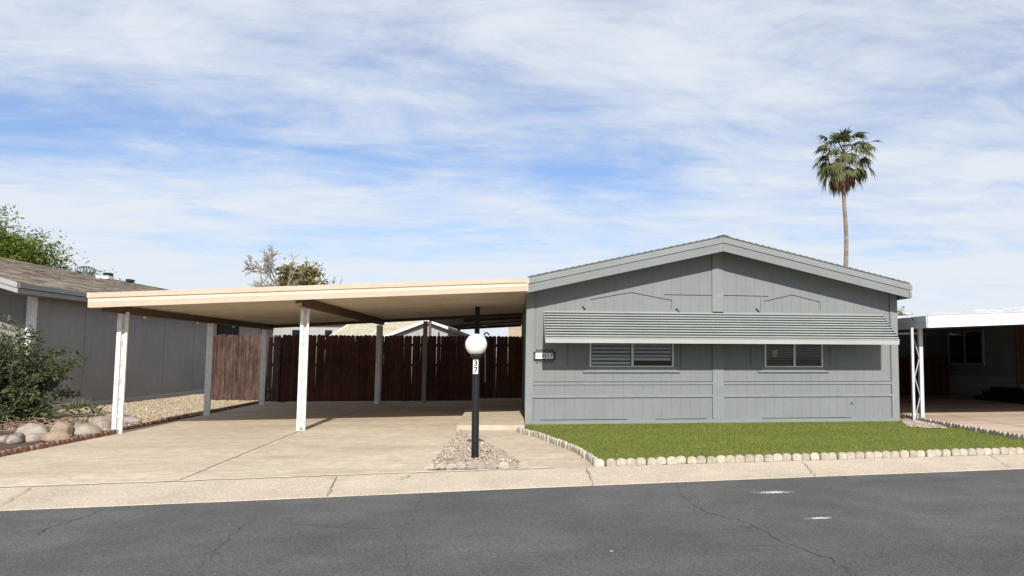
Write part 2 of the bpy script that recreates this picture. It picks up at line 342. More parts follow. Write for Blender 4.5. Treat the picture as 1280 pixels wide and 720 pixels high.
# road
rd = MB(); n = len(xs)
rd.add([(x, lerpline(FR, x) + .02, ZR) for x in xs] + [(x, lerpline(FR, x) - 11.5, ZR) for x in xs], [(i, i + n, i + n + 1, i + 1) for i in range(n - 1)])
zc = ZR + .003
def crack(pts, w=.012, mi=1, jit=.016, sub=9, mb=rd, z=zc, zz=ZR): ribbon(mb, [G(u, v, zz) for u, v in pts], w * .55, z, mi, jit, sub)
for pts, w in [([(130, 637), (95, 650), (60, 660), (48, 670)], .014), ([(95, 650), (70, 652), (52, 659)], .01), ([(320, 648), (300, 660), (285, 672), (270, 690), (250, 710)], .008),
               ([(345, 655), (385, 656), (420, 659), (470, 661)], .012), ([(530, 612), (515, 640), (500, 662), (510, 700), (515, 720)], .006),
               ([(845, 602), (852, 620), (880, 640), (930, 652), (985, 680), (1040, 700), (1070, 720)], .011), ([(1045, 592), (1065, 602)], .01),
               ([(882, 660), (905, 657), (940, 660)], .008), ([(760, 691), (798, 681)], .007), ([(868, 686), (905, 683), (960, 682), (1000, 690)], .007),
               ([(1085, 622), (1120, 628), (1200, 632), (1280, 650)], .006), ([(250, 632), (210, 655), (180, 660)], .005), ([(110, 665), (140, 660), (190, 665)], .005),
               ([(860, 615), (875, 625), (866, 640)], .006), ([(1145, 605), (1190, 612), (1280, 615)], .005), ([(600, 700), (680, 694), (730, 700)], .004), ([(380, 692), (440, 688), (520, 690)], .004)]:
    crack(pts, w)
for pts in [([(100, 694), (150, 700), (200, 698)]), ([(225, 665), (270, 664)]), ([(320, 650), (312, 662), (290, 668)])]: crack(pts, .004, 2, .015)
def splash(u, v, w, h, n_):
    n_ *= 3
    c = G(u, v, ZR)
    for i in range(n_):
        a = random.uniform(0, 6.28); r = abs(random.gauss(0, 1)); s_ = random.uniform(.003, .007) * (2.0 if r < .45 else 1)
        x = c[0] + math.cos(a) * r * w; y = c[1] + math.sin(a) * r * h; k = 6; ph = random.uniform(0, 6)
        rd.add([(x + math.cos(ph + 6.283 * j / k) * s_ * random.uniform(.7, 1.6), y + math.sin(ph + 6.283 * j / k) * s_, ZR + .003 + i * 6e-6) for j in range(k)], [tuple(range(k))], 3)
splash(968, 616, .10, .035, 260); splash(1025, 648, .07, .02, 80); splash(764, 689, .006, .006, 2)
struct(rd.build('road', [m_asph, m_crack, m_crackl, m_splash], norm=False))
# kerb strip: mountable concrete strip, falls a few cm to the road
kb = MB(); st = 6
for i, x in enumerate(xs):
    yf, yb = lerpline(FR, x), lerpline(BK, x)
    for k in range(st + 1):
        t = k / st; z = ZR + .002 if k == 0 else -.072 + .072 * (t - 1 / st) / (1 - 1 / st) if t < 1 else 0
        if k == 1: z = ZR + .009
        yy = yf + (yb - yf) * (0 if k == 0 else t * .98 + .0 if k > 1 else .01)
        kb.v.append((x, yf if k == 0 else yf + .012 if k == 1 else yf + (yb - yf) * t, z))
for i in range(n - 1):
    for k in range(st): a = i * (st + 1) + k; kb.f.append((a, a + st + 1, a + st + 2, a + 1)); kb.mi.append(0)
def zk(p):
    yf, yb = lerpline(FR, p.x), lerpline(BK, p.x); t = max(0, min(1, (p.y - yf) / (yb - yf))); return (-.076 + .030 * t * 6 if t < 1 / 6 else -.06 + .06 * (t - 1 / 6) * 1.2) + .012
for a, b in [((38, 610), (-4, 634)), ((421, 596), (409, 619)), ((733, 585), (742, 606)), ((1003, 577), (1020, 594)), ((1235, 568), (1262, 584))]:
    A, B = G(*a), G(b[0], b[1], -.06); ribbon(kb, [A, B], .011, zk, 1, .008, 12)
ribbon(kb, [(x, lerpline(BK, x) - .015) for x in xs if -20 < x < 15], .006, .004, 1, .008, 4)
ribbon(kb, [(x, lerpline(BK, x) + .02) for x in xs if -8 < x < 1], .07, .0065, 2, .012, 5)
struct(kb.build('kerb', [m_curb, m_joint, m_pale], norm=False))
# far pavement behind the camera
fp = MB(); fp.add([(x, lerpline(FR, x) - 11.5, ZR + .1) for x in xs] + [(x, lerpline(FR, x) - 13.2, ZR + .1) for x in xs] + [(x, lerpline(FR, x) - 11.5, ZR - .02) for x in xs],
                  [(i, i + n, i + n + 1, i + 1) for i in range(n - 1)] + [(i, i + 1, i + 2 * n + 1, i + 2 * n) for i in range(n - 1)]); struct(fp.build('pavement', m_curb, norm=False))
# yard ground sheet
yd = MB(); yd.add([(x, lerpline(BK, x) - .01, -.02) for x in xs] + [(x, 75, -.02) for x in xs], [(i, i + 1, i + 1 + n, i + n) for i in range(n - 1)]); struct(yd.build('yard_ground', m_dirt, norm=False))
# driveway
XL = -7.12
dv = MB(); dx_ = [XL] + [-7 + .5 * i for i in range(17)] + [1.06]
nn = len(dx_)
dv.add([(x, lerpline(BK, x), 0) for x in dx_] + [(x, 15.6, 0) for x in dx_], [(i, i + 1, i + 1 + nn, i + nn) for i in range(nn - 1)])
dv.add([(XL, 15.6, 0), (.21, 15.6, 0), (.21, 26, 0), (XL - .3, 26, 0)], [(0, 1, 2, 3)])
dv.add([(.21, 15.6, 0), (1.06, 15.6, 0), (1.06, 17.0, 0), (.21, 17.0, 0)], [(0, 1, 2, 3)])
ribbon(dv, [G(220, 602), G(376, 538)], .022, .004, 1, .006, 22); ribbon(dv, [G(226, 602), G(379, 539)], .03, .0035, 2, .004, 22)
ribbon(dv, [(-3.95, 16.3), (-3.92, 26)], .02, .004, 1, .004, 20)
ribbon(dv, [G(180, 549), G(365, 547.5), G(520, 547)], .05, .004, 2, .01, 14)
ribbon(dv, [G(500, 597), G(512, 594)], .02, .004, 1, .01, 3)
struct(dv.build('driveway', [m_conc, m_joint, m_pale], norm=False))
# raised slab at the entry
sl = MB(); a, b, c_, d_ = G(571, 531.5, .09), G(655.5, 531.5, .09), (.20, 26, .09), (-1.3, 26, .09)
sl.add([a, b, c_, d_] + [(p[0], p[1], -.01) for p in (a, b, c_, d_)], [(0, 1, 2, 3), (0, 4, 5, 1), (1, 5, 6, 2), (3, 7, 4, 0)])
struct(sl.build('entry_slab', m_conc))
# right neighbour's drive
rdv = MB(); rdv.add([(8.55, lerpline(BK, 8.55), -.006), (17, lerpline(BK, 17), -.006), (16.4, 31, -.006), (8.3, 31, -.006)], [(0, 1, 2, 3)])
ribbon(rdv, [G(1180, 517), G(1215, 524), G(1280, 533)], .02, .0, 1, .01, 6); struct(rdv.build('neighbour_driveway', [m_rconc, m_joint], norm=False))

# ------------------------------------------------------------------ lawn
LC = [G(648, 541), G(670, 546), G(700, 557), G(722, 566), G(738, 576), G(745, 582)]
LCb = [(p[0], p[1]) for p in LC]
FL = [(x, lerpline(BK, x) + .07) for x in [1.10, 2, 3, 3.817, 5, 6, 7.337, 8.58]]
lawn_poly = [(.22, 16.98)] + [(.08, 15.35)] + LCb[1:5] + FL + [(8.55, 13.2), (8.62, 15.6), (8.35, 16.98)]
ln = MB(); flat(ln, lawn_poly, .006); struct(ln.build('lawn_ground', m_turf))
def inside(x, y, P):
    c = False; j = len(P) - 1
    for i in range(len(P)):
        if (P[i][1] > y) != (P[j][1] > y) and x < (P[j][0] - P[i][0]) * (y - P[i][1]) / (P[j][1] - P[i][1]) + P[i][0]: c = not c
        j = i
    return c
gb = MB()
for _ in range(95000):
    x, y = random.uniform(0, 8.7), random.uniform(10.4, 17)
    if random.random() > (13.5 / y) ** 1.2 or not inside(x, y, lawn_poly): continue
    a = random.uniform(0, 6.283); h = random.uniform(.014, .028); w = .0035; lx, ly = random.gauss(0, .012), random.gauss(0, .012)
    ca, sa = math.cos(a) * w, math.sin(a) * w; k = len(gb.v)
    gb.v += [(x - ca, y - sa, .006), (x + ca, y + sa, .006), (x + lx, y + ly, .006 + h)]; gb.f.append((k, k + 1, k + 2)); gb.mi.append(0)
tag(gb.build('grass', m_blade, norm=False), 'short green turf grass in front of the grey home', 'grass', kind='stuff')

# ------------------------------------------------------------------ gravel beds
def pebble(mb, x, y, z, s_, flatn=.6):
    a = random.uniform(0, 6.28); ca, sa = math.cos(a), math.sin(a); ex = random.uniform(.7, 1.5); vs = []
    for px, py, pz in ((1, 0, 0), (.45, .8, .1), (-.6, .75, 0), (-1, -.1, .1), (-.5, -.8, 0), (.6, -.7, .05), (.1, .1, .95), (-.3, .2, .85)):
        px *= ex * random.uniform(.8, 1.15); py *= random.uniform(.8, 1.15); pz *= flatn
        vs.append((x + (px * ca - py * sa) * s_, y + (px * sa + py * ca) * s_, z + pz * s_))
    mb.add(vs, [(0, 1, 6), (1, 7, 6), (1, 2, 7), (2, 3, 7), (3, 4, 7), (4, 6, 7), (4, 5, 6), (5, 0, 6)])
TR = [G(534, 588)] + [G(u, v) for u, v in [(575, 538), (588, 545), (606, 553), (625, 563), (645, 575), (660, 586)]]
TRp = [(p[0], p[1]) for p in TR]
tb = MB(); flat(tb, TRp, .007); struct(tb.build('gravel_bed_ground', m_pebbase))
tp = MB(); ymin = 10.2
for _ in range(7000):
    x, y = random.uniform(-1.2, .3), random.uniform(10.3, 16.2)
    if inside(x, y, TRp) and y > lerpline(BK, x) + .12: pebble(tp, x, y, .006 + random.uniform(0, .014), random.uniform(.014, .034), .75)
for _ in range(60):
    x, y = random.uniform(-.9, .35), random.uniform(10.4, 15.8); pebble(tp, min(x, .4), y, .002, .008, .6) if inside(x - .12, y, TRp) else None
tag(tp.build('gravel', m_peb, norm=False), 'grey tan river pebbles in the triangle bed around the lamp post', 'gravel', kind='stuff')
LB = [(XL - .02, 11.0), (XL - .02, 15.9), (XL - .12, 20.5), (XL - .3, 25.9), (-9.1, 26.3), (-9.3, 33), (-11.0, 33), (-11.05, 20.9), (-14.5, 20.9), (-14.5, 9.5), (-8, 9.2)]
lb = MB(); flat(lb, LB, .02); struct(lb.build('side_bed_ground', m_mulch))
lp = MB()
for _ in range(21000):
    y = 16.2 + (random.random() ** .8) * 14; x = random.uniform(-11.0, XL - .1)
    if not inside(x, y, LB): continue
    if y < 18.6 and x < -7.6 - (y - 16) * .55 and random.random() > .12: continue
    pebble(lp, x, y, .02 + random.uniform(0, .02), random.uniform(.022, .05), .8)
tag(lp.build('gravel', m_peb2, norm=False), 'tan crushed gravel between the side wall and the carport posts', 'gravel', kind='stuff')
RB = [G(u, v) for u, v in [(1127, 527), (1134, 534), (1160, 536), (1184, 536), (1170, 531), (1150, 527), (1130, 523)]]; RBp = [(p[0], p[1]) for p in RB]
rb = MB(); flat(rb, RBp, .012); struct(rb.build('corner_bed_ground', m_pebbase))
rp = MB()
for _ in range(3500):
    x, y = random.uniform(7.6, 9), random.uniform(14.8, 18.2)
    if inside(x, y, RBp): pebble(rp, x, y, .012 + random.uniform(0, .01), random.uniform(.02, .035), .7)
tag(rp.build('gravel', m_peb, norm=False), 'pale pebbles at the right corner of the grey home', 'gravel', kind='stuff')

# ------------------------------------------------------------------ scalloped edging stones
def edging_mesh(name, w, h, t, m):
    prof = [(-w / 2, -.01), (w / 2, -.01), (w / 2, h * .55)] + [(math.cos(a) * w / 2, h * .55 + math.sin(a) * h * .45) for a in [math.pi * k / 8 for k in range(1, 8)]] + [(-w / 2, h * .55)]
    mb = MB(); mb.prism(prof, 1, -t / 2, t / 2); o = mb.build(name, m)
    bm = bmesh.new(); bm.from_mesh(o.data); bmesh.ops.bevel(bm, geom=[e for e in bm.edges if e.calc_face_angle(0) > .9], offset=.008, segments=2, affect='EDGES'); bm.to_mesh(o.data); bm.free()
    return o
def along(L, step, start=0):
    out = []; acc = -start; P = [Vector((p[0], p[1])) for p in L]
    for a, b in zip(P, P[1:]):
        d = (b - a).length; t = -acc if acc < 0 else (step - acc % step) % step; t = 0 if not out and start == 0 else t
        while t < d: out.append((a + (b - a) * (t / d), math.atan2((b - a).y, (b - a).x))); t += step
        acc = (d - (t - step)) if out else acc
        acc = step - (t - d)
    return out
ORD = 'leftmost second third fourth fifth sixth seventh eighth ninth tenth eleventh twelfth'.split()
def row(L, w, h, t, m, label, group, jit=.006, tilt=.065, flatlay=False):
    src = None; k = -1
    for p, a in along(L, w + .004):
        o = src.copy() if src else edging_mesh('edging_stone', w, h, t, m)
        if src: COL.objects.link(o)
        src = src or o
        o.location = (p.x + random.gauss(0, jit), p.y + random.gauss(0, jit), random.uniform(-.006, .004))
        o.rotation_euler = (random.gauss(0, tilt) + (R(-62) if flatlay else 0), random.gauss(0, tilt), a + random.gauss(0, .03)); s_ = random.uniform(.95, 1.04); o.scale = (s_ * .985, 1, s_)
        k = k + 1; tag(o, label.replace('#', ORD[min(k, 11)]), 'edging stone', group)
row([(x, lerpline(BK, x) + .045) for x in [1.08, 2, 3, 3.817, 5, 6, 7.337, 8.6]], .132, .095, .055, m_edge, 'cream scalloped edging stone in the front row between lawn and kerb', 'scalloped stones along the front of the lawn')
row([(p[0], p[1]) for p in LC], .128, .095, .06, m_edge, 'cream scalloped edging stone in the curved row between lawn and walkway', 'scalloped stones curving along the walkway')
row([(8.86, 18.0), (8.66, 16.0), (8.60, 15.4), (8.53, 13.4), (8.49, 12.2), (8.47, 11.3)], .135, .10, .055, m_edge, 'scalloped edging stone on the right side of the lawn by the neighbour driveway', 'scalloped stones along the right side of the lawn')
row([(TRp[0][0] + .03, TRp[0][1] + .02), (TRp[-1][0] + .02, TRp[-1][1] + .02)], .122, .12, .05, m_edgef, '# half round flat stone from the left before the triangle gravel bed', 'flat scalloped stones of the triangle bed', flatlay=True)
row([(-7.0, 11.2), (-6.99, 12.5), (-7.02, 15.85)], .135, .08, .06, m_edger, 'red brown scalloped edging stone below the boulders beside the driveway', 'red scalloped stones before the boulders')
row([(-7.18, 16.05), (-7.28, 20.5), (-7.42, 25.6)], .15, .075, .06, m_edger, 'dark red scalloped edging stone between gravel and driveway under the carport', 'red scalloped stones beside the gravel')

# ------------------------------------------------------------------ boulders
def boulder(u, v, w, h, d, m, label, z=.02, seed=0, rot=0):
    rnd = random.Random(seed); c = G(u, v, z); bm = bmesh.new(); bmesh.ops.create_icosphere(bm, subdivisions=3, radius=1)
    ph = [rnd.uniform(0, 6) for _ in range(6)]
    for vt in bm.verts:
        p = vt.co; k = 1 + .10 * math.sin(2.3 * p.x + ph[0]) + .09 * math.sin(3.1 * p.y + ph[1]) + .08 * math.sin(3.7 * p.z + ph[2]) + .04 * math.sin(7 * p.x + 5 * p.z + ph[3])
        vt.co = Vector((p.x * k * w * .54, p.y * k * d * .52, max(-.25, (abs(p.z) ** .75) * (1 if p.z > 0 else -1) * k) * h * .68))
    w_ = 1
    for _ in range(9):      # worn flat faces
        nrm = Vector((rnd.gauss(0, 1), rnd.gauss(0, 1), rnd.gauss(.3, .8))).normalized(); nn_ = Vector((nrm.x / w, nrm.y / d, nrm.z / h)).normalized()
        mxd = max(v_.co.dot(nn_) for v_ in bm.verts); cut = mxd * rnd.uniform(.80, .92)
        for v_ in bm.verts:
            e_ = v_.co.dot(nn_) - cut
            if e_ > 0: v_.co -= nn_ * e_ * .85
    me = bpy.data.meshes.new('boulder'); bm.to_mesh(me); bm.free(); me.materials.append(m)
    for pl in me.polygons: pl.use_smooth = True
    o = bpy.data.objects.new('boulder', me); COL.objects.link(o); o.location = (c[0], c[1] + d * .1, z + h * .15); o.rotation_euler = (0, 0, rot)
    tag(o, label, 'boulder', 'boulders along the side bed'); return o
for i, q in enumerate([(2, 553, .26, .16, .3, m_rock2, 'dark brown boulder half cut off by the left frame edge'),
          (16, 554, .26, .19, .3, m_rock2, 'dark rough boulder at the near end of the boulder row'),
          (36, 552, .34, .17, .3, m_rock, 'low grey boulder in front of the large whitish one'),
          (40, 546, .50, .27, .36, m_rock, 'large whitish boulder beside the golden upright one'),
          (66, 551, .42, .20, .3, m_rock3, 'wedge shaped brown boulder beside the whitish one'),
          (77, 545, .34, .30, .32, m_rock3, 'rounded golden tan boulder in the middle of the row'),
          (102, 543, .52, .26, .36, m_rock, 'largest smooth tan boulder right of the golden one'),
          (124, 538, .36, .28, .3, m_rock, 'egg shaped boulder left of the front carport post'),
          (133, 532, .34, .24, .3, m_rock3, 'small tan boulder just behind the egg shaped one'),
          (158, 531, .56, .24, .34, m_rock2, 'grey brown boulder right behind the front carport post'),
          (141, 529, .3, .22, .3, m_rock, 'pale boulder hidden partly behind the front carport post')]):
    boulder(*q, seed=i, rot=random.uniform(-.3, .3))

# ------------------------------------------------------------------ the grey home
YW = 16.98
XA, XB, XP = .21, 8.30, 4.255
ZE, ZP = 2.885, 3.81
home = thing('mobile_home', 'grey gabled mobile home with long louvred awning behind the green lawn', 'house', ((XA + XB) / 2, YW, 0))
wins = [(1.512, 3.29, 1.175, 2.12), (5.27, 6.575, 1.175, 2.12)]
wl = MB()
gx = sorted({XA, XB, *[w[0] for w in wins], *[w[1] for w in wins]}); gz = [0, 1.175, 2.12, ZE]
for i in range(len(gx) - 1):
    for j in range(3):
        if any(gx[i] >= w[0] - 1e-6 and gx[i + 1] <= w[1] + 1e-6 and j == 1 for w in wins): continue
        x0, x1, z0, z1 = gx[i], gx[i + 1], gz[j], gz[j + 1]
        wl.add([(x0, YW, z0), (x1, YW, z0), (x1, YW, z1), (x0, YW, z1)], [(0, 1, 2, 3)])
wl.add([(XA, YW, ZE), (XB, YW, ZE), (XP, YW, ZP)], [(0, 1, 2)])
wl.add([(XA, YW, 0), (XA, 34, 0), (XA, 34, ZE), (XA, YW, ZE)], [(0, 1, 2, 3)])
wl.add([(XB, YW, 0), (XB, 34, 0), (XB, 34, ZE), (XB, YW, ZE)], [(0, 1, 2, 3)])
wl.add([(XA, 34, 0), (XB, 34, 0), (XB, 34, ZE), (XP, 34, ZP), (XA, 34, ZE)], [(0, 1, 2, 3, 4)])
wl.build('wall', m_wall, home, norm=False)
tr = MB(); F = YW
tr.box(XA - .012, F - .022, 0, XA + .14, F - .001, ZE + .01); tr.box(XB - .155, F - .022, 0, XB + .012, F - .001, ZE)
tr.box(4.128, F - .02, .088, 4.37, F - .001, ZP - .03)
tr.box(XA + .142, F - .03, -.01, XB - .157, F - .001, .085)
for x0, x1 in ((XA + .142, 4.126), (4.372, XB - .157)):
    tr.box(x0, F - .02, .812, x1, F - .001, .862); tr.box(x0, F - .02, .545, x1, F - .001, .60)
tr.build('trim_board', m_trim, home)
le = MB(); le.box(1.37, F - .04, 1.065, 3.425, F - .001, 1.10); le.box(5.12, F - .04, 1.068, 6.71, F - .001, 1.10)
for x0, x1 in ((1.37, 3.425), (5.12, 6.71)): le.box(x0 + .08, F - .012, 1.101, x1 - .08, F - .001, 1.165)
le.build('window_ledge', m_trim, home)
def seam_or_shadow(*p):  # panel gaps, and dark strips that paint shadow lines along battens and trim
    sm = MB()
    for a, b in zip(p, p[1:]): sm.bar((a[0], F - .003, a[1]), (b[0], F - .003, b[1]), .004, .014)
    sm.build('seam_or_shadow_line', m_seam_shadow, home)
seam_or_shadow((1.518, 2.58), (2.38, 2.74), (3.25, 2.585), (3.25, 2.414)); seam_or_shadow((5.265, 2.586), (5.906, 2.737), (6.54, 2.59), (6.54, 2.412))
seam_or_shadow((3.084, 2.703), (4.12, 2.703)); seam_or_shadow((4.38, 2.708), (5.373, 2.70)); seam_or_shadow((5.2, 2.653), (5.2, 2.376)); seam_or_shadow((4.122, .6), (4.122, 3.56)); seam_or_shadow((4.122, .088), (4.122, .545))  # sheet gaps, then the centre batten's shadow line as dark strips
seam_or_shadow((XB - .16, .09), (XB - .16, ZE - .05)); seam_or_shadow((XA + .146, .09), (XA + .146, .545)); seam_or_shadow((1.06, 1.19), (1.06, 1.66)); seam_or_shadow((3.45, 1.19), (3.45, 1.66)); seam_or_shadow((4.97, 1.19), (4.97, 1.66)); seam_or_shadow((6.75, 1.19), (6.75, 1.66))  # corner batten shadow lines painted dark, then gaps beside the windows
for x0, x1 in ((XA + .146, 4.12), (4.378, XB - .165)):
    for z in (.868, .538): seam_or_shadow((x0, z), (x1, z))  # shadow lines along the trim boards, painted as dark strips
for q in ((.5, 2.3), (2.9, 4.0), (5.2, 7.2)): seam_or_shadow((q[0], .092), (q[1], .094))
for x, z in ((1.389, 2.40), (3.377, 2.373), (5.131, 2.393)): sm = MB(); sm.bar((x - .035, F - .02, z + .04), (x + .035, F - .02, z - .04), .02, .02); sm.build('awning_bracket', m_seam_shadow, home)
vt = MB(); vt.tube([(6.90 + .32, F - .012, .40), (6.90 + .32, F - .002, .40)], .02, 10); vt.build('outlet', m_seam_shadow, home)
# windows
for wi, (x0, x1, z0, z1) in enumerate(wins):
    f = MB(); t = .035; y0, y1 = F - .035, F + .05; mx_ = x0 + (x1 - x0) * (.505 if wi == 0 else .51)
    f.box(x0, y0, z0, x0 + t, y1, z1); f.box(x1 - t, y0, z0, x1, y1, z1); f.box(x0 + t, y0, z0, x1 - t, y1, z0 + t * .8); f.box(x0 + t, y0, z1 - t, x1 - t, y1, z1); f.box(mx_ - .022, y0 - .003, z0 + t * .8, mx_ + .022, y1, z1 - t)
    w = f.build('window', m_frame, home)
    gl = MB(); gl.add([(x0 + t, F - .005, z0 + t * .8), (x1 - t, F - .005, z0 + t * .8), (x1 - t, F - .005, z1 - t), (x0 + t, F - .005, z1 - t)], [(0, 1, 2, 3)]); gl.build('pane', m_glass, w, norm=False)
    bl = MB(); k = 0; z = z0 + .055
    if wi == 0:
        while z < z1 - .03:
            for a, b in ((x0 + .05, mx_ - .035), (mx_ + .035, x1 - .05)):
                h = .055 if k < 2 else .036
                if a > mx_ and k == 0: continue
                bl.add([(a, F + .03, z), (b, F + .03, z + random.uniform(-.002, .002)), (b, F + .055, z + h), (a, F + .055, z + h)], [(0, 1, 2, 3)])
            z += .085 if k == 0 else .078; k += 1
    else:
        while z < z1 - .03:
            for a, b in ((x0 + .05, mx_ - .035), (mx_ + .035, x1 - .05)):
                bl.add([(a, F + .03, z), (b, F + .03, z), (b, F + .055, z + .026), (a, F + .055, z + .026)], [(0, 1, 2, 3)])
            z += .05
    bl.build('blind', m_blind if wi == 0 else m_blindd, w, norm=False)
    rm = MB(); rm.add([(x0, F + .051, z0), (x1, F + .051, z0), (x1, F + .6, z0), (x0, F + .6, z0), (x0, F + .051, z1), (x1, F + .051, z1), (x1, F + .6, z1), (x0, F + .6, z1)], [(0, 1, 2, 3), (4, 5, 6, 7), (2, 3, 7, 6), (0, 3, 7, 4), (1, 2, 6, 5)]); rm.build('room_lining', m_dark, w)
    if wi == 1:
        hp = MB(); c = Vector(PY(968, 437.5, F + .02)); hp.tube([c + Vector((0, 0, -.14)), c + Vector((0, 0, -.1)), c + Vector((0, 0, 0)), c + Vector((0, 0, .05))], [.05, .075, .08, .03], 12); hp.build('lamp_shade', mat('interior_shade', (.30, .29, .28), .7), w)
# awning: louvred aluminium slats sloping out over both windows
AX0, AX1, AD = .572, 7.93, .79
ztop, zbot = 2.325, 1.765; NS = 10
aw = MB(); prof = [(0.0, ztop + .004)]
for k in range(NS):
    ya = -AD * (k + 1) / NS; z1 = ztop - (ztop - zbot) * k / NS; z2 = ztop - (ztop - zbot) * (k + 1) / NS; dz = z1 - z2
    prof += [(ya - .018, z1 - dz * .06), (ya - .030, z1 - dz * .16), (ya - .028, z1 - dz * .44), (ya - .020, z1 - dz * .46), (ya + .085, z2 + dz * .08)]
prof2 = [(y + .006, z - .006) for y, z in reversed(prof)]
pts = [(AX0, F - .01, 0), (AX1, F - .01, 0)]
aw.sweep(prof + prof2, pts)
awo = aw.build('awning', m_alu, home)
bb = MB(); yb_ = F - AD - .01
bb.box(AX0 - .005, yb_ - .035, zbot - .105, AX1 + .012, yb_ + .01, zbot - .012); bb.box(AX0 - .01, yb_ - .045, zbot - .012, AX1 + .02, yb_ + .012, zbot + .006)
bb.bar((AX0 - .008, F - .02, ztop), (AX0 - .008, yb_, zbot - .03), .01, .05); bb.bar((AX1 + .01, F - .02, ztop - .01), (AX1 + .01, yb_, zbot - .03), .01, .05)
for x in (AX0 + .02, 2.8, 5.1, AX1 - .02): bb.bar((x, F - .01, 2.12), (x, yb_, zbot - .05), .012, .03)
bb.build('awning_rail', m_alu, awo)
bt = MB(); bt.box(AX0 + .03, F - .02, ztop + .003, AX1, F - .001, ztop + .03); bt.build('awning_flashing', m_trim, awo)
# roof and fascia
YF = 16.49; XL0, XR0 = .205, 8.385; ZL = 2.965; ZPK = 3.895
def roofz(x): return ZPK - abs(x - XP) * ((ZPK - ZL) / (XP - XL0)) if x < XP else ZPK - (x - XP) * ((ZPK - ZL) / (XR0 - XP))
rf = MB()
for a, b in ((XL0, XP), (XP, XR0)):
    za, zb = roofz(a), roofz(b)
    rf.add([(a, YF - .03, za + .004), (b, YF - .03, zb + .004), (b, 34.4, zb + .004), (a, 34.4, za + .004), (a, YF - .03, za + .022), (b, YF - .03, zb + .022), (b, 34.4, zb + .022), (a, 34.4, za + .022)],
           [(0, 1, 2, 3), (4, 7, 6, 5), (0, 4, 5, 1), (3, 2, 6, 7), (0, 3, 7, 4), (1, 5, 6, 2)])
    k = 0; nseg = 30
    for i in range(nseg):     # the butt ends of the shingle courses show as small steps along the rake
        x0 = a + (b - a) * i / nseg; x1 = a + (b - a) * (i + 1) / nseg; hi, lo = (.036, .022) if (b > XP) else (.022, .036)
        rf.add([(x0, YF - .04, roofz(x0) + .005), (x1 - .01, YF - .04, roofz(x1) + .005), (x1 - .01, YF - .04, roofz(x1) + lo), (x0, YF - .04, roofz(x0) + hi), (x0, 17.2, roofz(x0) + hi), (x1 - .01, 17.2, roofz(x1) + lo)],
               [(0, 1, 2, 3), (3, 2, 5, 4)])
rfo = rf.build('roof', m_shing, home)
cp = MB(); cp.prism([(XP - .13, ZPK + .012), (XP, ZPK + .048), (XP + .13, ZPK + .012), (XP, ZPK + .03)], 1, YF - .05, 34.4); cp.build('ridge_cap', m_shing, rfo)
so = MB()
for a, b in ((XL0 + .01, XP), (XP, XR0 - .01)):
    so.add([(a, YF + .01, roofz(a) - .06), (b, YF + .01, roofz(b) - .06), (b, 34.3, roofz(b) - .06), (a, 34.3, roofz(a) - .06)], [(0, 1, 2, 3)])
so.build('soffit', m_trim, rfo, norm=False)
fa = MB()
fprof = [(0.0, 0.0), (-.028, -.003), (-.03, -.125), (-.008, -.128), (-.008, -.142), (-.02, -.150), (-.008, -.30), (.012, -.30), (.012, -.02)]
fa.sweep(fprof, [(XL0, YF, ZL), (XP - .0015, YF, ZPK)]); fa.sweep(fprof, [(XP + .0015, YF, ZPK), (XR0, YF, ZL)])
fa.box(XR0 - .02, YF - .03, ZL - .30, XR0 + .025, 34.3, ZL - .17); fa.box(XR0 - .02, YF - .03, ZL - .145, XR0 + .04, 34.3, ZL - .02);
fa.box(XL0 - .02, YF + .1, ZL - .30, XL0 + .02, 34.3, ZL - .02)
fa.build('fascia', m_fascia, home)
# house number sign with scrolls
sg = thing('house_number_sign', 'white house number plaque with black scrollwork on the left end of the grey wall', 'sign', (.575, F - .03, 1.40))
pl = MB(); pl.box(.40, F - .045, 1.345, .755, F - .03, 1.465); plo = pl.build('plate', m_plate, sg)
text_mesh('G', 'letter', .10, (.455, F - .0465, 1.405), m_inkg, plo); text_mesh('0517', 'number', .115, (.635, F - .0465, 1.403), m_ink, plo, .002)
sc_ = MB()
sc_.bar((.355, F - .035, 1.478), (.80, F - .035, 1.478), .014, .014); sc_.bar((.355, F - .035, 1.333), (.80, F - .035, 1.333), .014, .014)
sc_.bar((.39, F - .035, 1.333), (.39, F - .035, 1.478), .012, .012); sc_.bar((.766, F - .035, 1.333), (.766, F - .035, 1.478), .012, .012)
def scroll(cx, cz, r, a0, a1, sgn): sc_.tube([(cx + math.cos(a0 + (a1 - a0) * t / 12) * r * (1 - .35 * t / 12), F - .035, cz + sgn * math.sin(a0 + (a1 - a0) * t / 12) * r * (1 - .35 * t / 12)) for t in range(13)], .0055, 5)
for s_, z in ((1, 1.485), (-1, 1.326)):
    for cx in (.43, .72): scroll(cx, z + s_ * .028, .03, -1.2, 4.2, s_)
    scroll(.515, z, .058, 0, 2.9, s_); scroll(.635, z, .058, 3.14, .25, s_)
for sx, cx in ((-1, .375), (1, .782)):
    for z in (1.375, 1.44): sc_.tube([(cx + sx * .02 * math.sin(t / 2), F - .035, z + (t - 3) * .009) for t in range(7)], .005, 5)
sc_.build('scroll_bracket', m_iron, sg)

